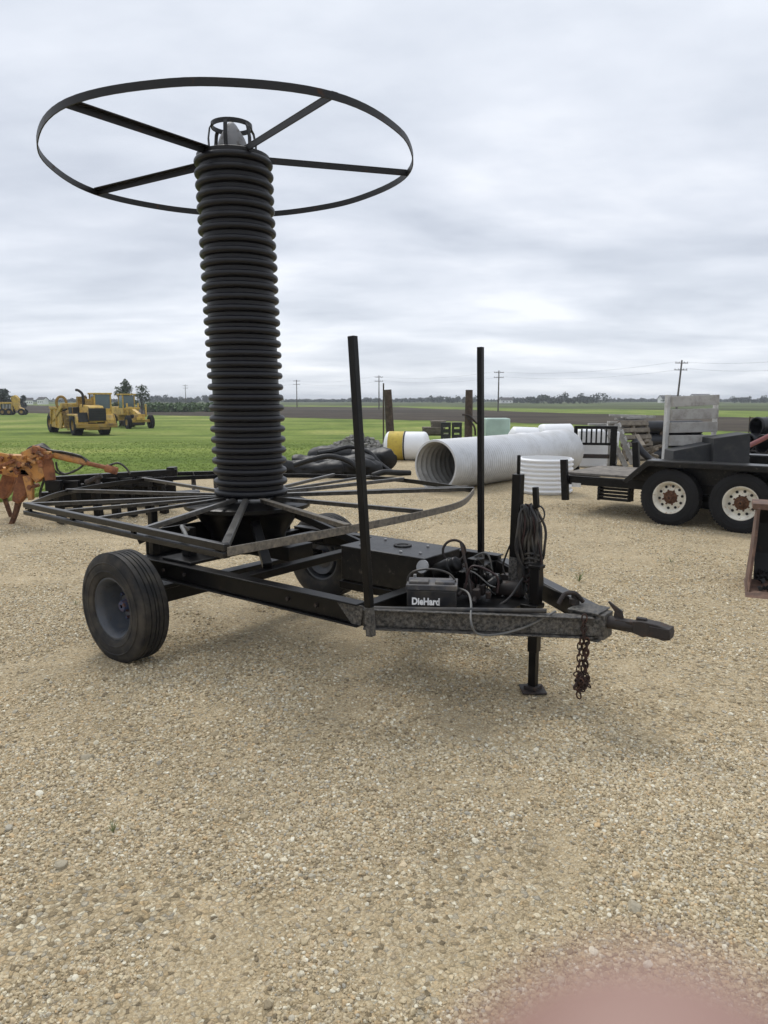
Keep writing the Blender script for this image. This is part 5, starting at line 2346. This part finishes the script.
poles = [(675.5, 132, 9.9, .055, 'tall leaning utility pole nearest the camera above the board gate'),
         (498, 182, 10, .0, 'utility pole with two crossarms right of the cart stakes'),
         (379, 220, 10, .0, 'utility pole rising behind the leaning timber post'),
         (297, 268, 10, .0, 'utility pole standing just right of the corrugated drum'),
         (186, 360, 10, .0, 'smallest utility pole left of the corrugated drum'),
         (900, 92, 10, .0, None)]
heads = []
for px, d, h, lean, lab in poles:
    c = at(px, d)
    heads.append((c + V((lean * h, 0, h - 1.0)), c + V((lean * h, 0, h - 2.2))))
    if lab is None:
        continue
    t = thing('utility_pole', lab, 'pole', c, 0, 'utility poles along the field')
    b = MB()
    b.tube([(0, 0, 0), (lean * h * .5, 0, h * .5), (lean * h, 0, h)], .16, 10, taper=[.19, .165, .13])
    b.build('shaft', 'pole', t)
    for zz, w in ((h - .5, 2.4), (h - 1.7, 2.4)):
        b = MB()
        b.bar((lean * zz - w / 2, -.18, zz), (lean * zz + w / 2, .18, zz), .11, .13)
        for q in (-.46, -.2, .2, .46):
            b.cyl((lean * zz + q * w, .36 * q, zz + .06), (lean * zz + q * w, .36 * q, zz + .26), .05, .04, 8)
        b.build('crossarm', 'pole', t)
order = [5, 0, 1, 2, 3, 4]
for nm, k, off, lab in (('upper', 0, (-1.0, -.15, .75), 'upper power line running between the utility poles'),
                        ('lower', 1, (1.0, .15, .75), 'lower power line running between the utility poles')):
    b = MB()
    pts_ = []
    for i, j in zip(order, order[1:]):
        p0, p1 = heads[i][k] + V(off), heads[j][k] + V(off)
        for q in range(12):
            t = q / 12
            pts_.append(p0.lerp(p1, t) - V((0, 0, 4 * 1.1 * t * (1 - t))))
    pts_.append(heads[order[-1]][k] + V(off))
    b.tube(pts_, .012, 5)
    tag(b.build('power_line', 'wire'), lab, 'power line', 'power lines')


# ------------------------------------------------------------------ photographer's hand: one fingertip covers the lens edge
def cam_to_world(v):
    """right, up, forward of the lens -> world"""
    return CAM + V((1, 0, 0)) * v[0] + V((0, SP, CP)) * v[1] + V((0, CP, -SP)) * v[2]


def build_hand():
    chains = []
    tip = V((.0046, -.0141, .0200))
    # finger over the lens: tip, joints, knuckle
    idx = [V((.058, -.094, .006)), V((.034, -.064, .016)), V((.0150, -.036, .0215)), tip]
    palm = [V((.090, -.175, -.010)), V((.088, -.145, -.008)), V((.082, -.118, -.004))]
    mid = [V((.080, -.090, .000)), V((.066, -.062, .024)), V((.060, -.056, .044)), V((.060, -.066, .060))]
    rng = [V((.101, -.094, -.002)), V((.092, -.066, .022)), V((.086, -.060, .042)), V((.084, -.068, .056))]
    lit = [V((.118, -.104, -.004)), V((.114, -.080, .014)), V((.108, -.074, .030)), V((.104, -.080, .042))]
    thm = [V((.070, -.150, .004)), V((.044, -.138, .018)), V((.030, -.122, .026)), V((.022, -.106, .030))]
    vs, es, rad = [], [], []

    def chain(pp, rr, root=None):
        prev = root
        for p_, r_ in zip(pp, rr):
            vs.append(cam_to_world(p_))
            rad.append(r_)
            if prev is not None:
                es.append((prev, len(vs) - 1))
            prev = len(vs) - 1
        return prev

    chain(palm, [.026, .030, .028])
    chain(idx, [.0098, .0095, .0090, .0086], 2)
    chain(mid, [.0095, .0090, .0085, .0075], 2)
    chain(rng, [.0090, .0085, .0080, .0070], 2)
    chain(lit, [.0080, .0075, .0070, .0062], 2)
    chain(thm, [.012, .011, .010, .0085], 1)
    me = bpy.data.meshes.new('hand')
    me.from_pydata(vs, es, [])
    o = bpy.data.objects.new('hand', me)
    COL.objects.link(o)
    me.materials.append(M['skin'])
    sk = o.modifiers.new('skin', 'SKIN')
    sk.use_smooth_shade = True
    for i, d in enumerate(me.skin_vertices[0].data):
        d.radius = (rad[i], rad[i])
        d.use_root = (i == 0)
    ss = o.modifiers.new('sub', 'SUBSURF')
    ss.levels = ss.render_levels = 2
    tag(o, 'out of focus pink fingertip of the photographer poking in at the bottom edge', 'hand')


build_hand()

# ------------------------------------------------------------------ air
b = MB()
b.box((0, 1450, 5.5), (6200, 3700, 17))
m, nt, bs = newmat('haze_air')
nt.nodes.remove(bs)
pv = nd(nt, 'ShaderNodeVolumePrincipled')
pv.inputs['Color'].default_value = (.86, .90, .96, 1)
pv.inputs['Density'].default_value = .00038
nt.links.new(pv.outputs[0], nt.nodes['Material Output'].inputs['Volume'])
hz = b.build('haze', m)
hz['kind'] = 'stuff'
hz['label'] = 'thin pale haze over the far fields'

# ------------------------------------------------------------------ sky, sun, camera
SUN_EL, SUN_AZ = math.radians(52), math.radians(-25)  # azimuth from +Y (ahead), turned to the left
w = bpy.data.worlds.new('World')
scene.world = w
w.use_nodes = True
nt = w.node_tree
nt.nodes.clear()
out = nd(nt, 'ShaderNodeOutputWorld')
sky = nd(nt, 'ShaderNodeTexSky')
sky.sky_type = 'NISHITA'
sky.sun_disc = False
sky.sun_elevation = SUN_EL
sky.sun_rotation = SUN_AZ
bg1 = nd(nt, 'ShaderNodeBackground')
bg1.inputs['Strength'].default_value = .10
nt.links.new(sky.outputs[0], bg1.inputs['Color'])
tc = nd(nt, 'ShaderNodeTexCoord')
sp = nd(nt, 'ShaderNodeSeparateXYZ')
nt.links.new(tc.outputs['Generated'], sp.inputs[0])
zz = mth(nt, 'MAXIMUM', sp.outputs[2], 0.0)
den = mth(nt, 'ADD', zz, .15)
cx2 = mth(nt, 'DIVIDE', sp.outputs[0], den)
cy2 = mth(nt, 'DIVIDE', sp.outputs[1], den)
cb2 = nd(nt, 'ShaderNodeCombineXYZ')
nt.links.new(cx2, cb2.inputs[0])
nt.links.new(cy2, cb2.inputs[1])
mp = nd(nt, 'ShaderNodeMapping')
mp.inputs['Rotation'].default_value = (0, 0, .35)
mp.inputs['Scale'].default_value = (.75, 1.15, 1)
nt.links.new(cb2.outputs[0], mp.inputs[0])
c1 = nd(nt, 'ShaderNodeTexNoise')
c1.inputs['Scale'].default_value = .75
c1.inputs['Detail'].default_value = 8
c1.inputs['Roughness'].default_value = .48
c1.inputs['Distortion'].default_value = .9
nt.links.new(mp.outputs[0], c1.inputs['Vector'])
c2 = nd(nt, 'ShaderNodeTexNoise')
c2.inputs['Scale'].default_value = 2.6
c2.inputs['Detail'].default_value = 6
c2.inputs['Roughness'].default_value = .55
nt.links.new(mp.outputs[0], c2.inputs['Vector'])
cc = mth(nt, 'MULTIPLY_ADD', c2.outputs['Fac'], .35, mth(nt, 'MULTIPLY', c1.outputs['Fac'], .75))
rc_ = ramp(nt, [(.37, (.49, .53, .605)), (.50, (.605, .645, .715)), (.60, (.70, .735, .80)), (.70, (.82, .845, .89))])
nt.links.new(cc, rc_.inputs[0])
# brighter toward the zenith like any overcast sky, and a pale clear strip low down
gr = ramp(nt, [(0, (1.06, 1.06, 1.04)), (.06, (1.0, 1.0, 1.0)), (.20, (.93, .93, .94)), (.45, (1.0, 1.0, 1.0)), (.62, (1.06, 1.06, 1.06)), (1, (1.45, 1.45, 1.45))])
nt.links.new(zz, gr.inputs[0])
cl_ = mixc(nt, 1, rc_.outputs[0], gr.outputs[0], 'MULTIPLY')
bg2 = nd(nt, 'ShaderNodeBackground')
nt.links.new(cl_, bg2.inputs['Color'])
bg2.inputs['Strength'].default_value = .92
mx = nd(nt, 'ShaderNodeMixShader')
mx.inputs[0].default_value = .95
nt.links.new(bg1.outputs[0], mx.inputs[1])
nt.links.new(bg2.outputs[0], mx.inputs[2])
nt.links.new(mx.outputs[0], out.inputs['Surface'])

sl = bpy.data.lights.new('sun', 'SUN')
sl.energy = 1.3
sl.angle = math.radians(20)
sl.color = (1.0, .96, .90)
so = bpy.data.objects.new('sun', sl)
COL.objects.link(so)
sd = V((math.sin(SUN_AZ) * math.cos(SUN_EL), math.cos(SUN_AZ) * math.cos(SUN_EL), math.sin(SUN_EL)))
so.rotation_euler = sd.to_track_quat('Z', 'Y').to_euler()
so.location = sd * 50

cd_ = bpy.data.cameras.new('camera')
co = bpy.data.objects.new('camera', cd_)
COL.objects.link(co)
co.location = CAM
co.rotation_euler = (PI / 2 - PITCH, 0, 0)
cd_.sensor_fit = 'VERTICAL'
cd_.sensor_height = 36
cd_.lens = 36 * F / 1024
cd_.clip_start = .004
cd_.clip_end = 9000
cd_.dof.use_dof = True
cd_.dof.focus_distance = 6.0
cd_.dof.aperture_fstop = cd_.lens / 3.0
scene.camera = co

scene.render.resolution_x, scene.render.resolution_y = 768, 1024
scene.view_settings.view_transform = 'Standard'
scene.view_settings.look = 'None'
scene.view_settings.exposure = .45
scene.view_settings.gamma = 1
scene.cycles.use_denoising = True
scene.cycles.max_bounces = 6
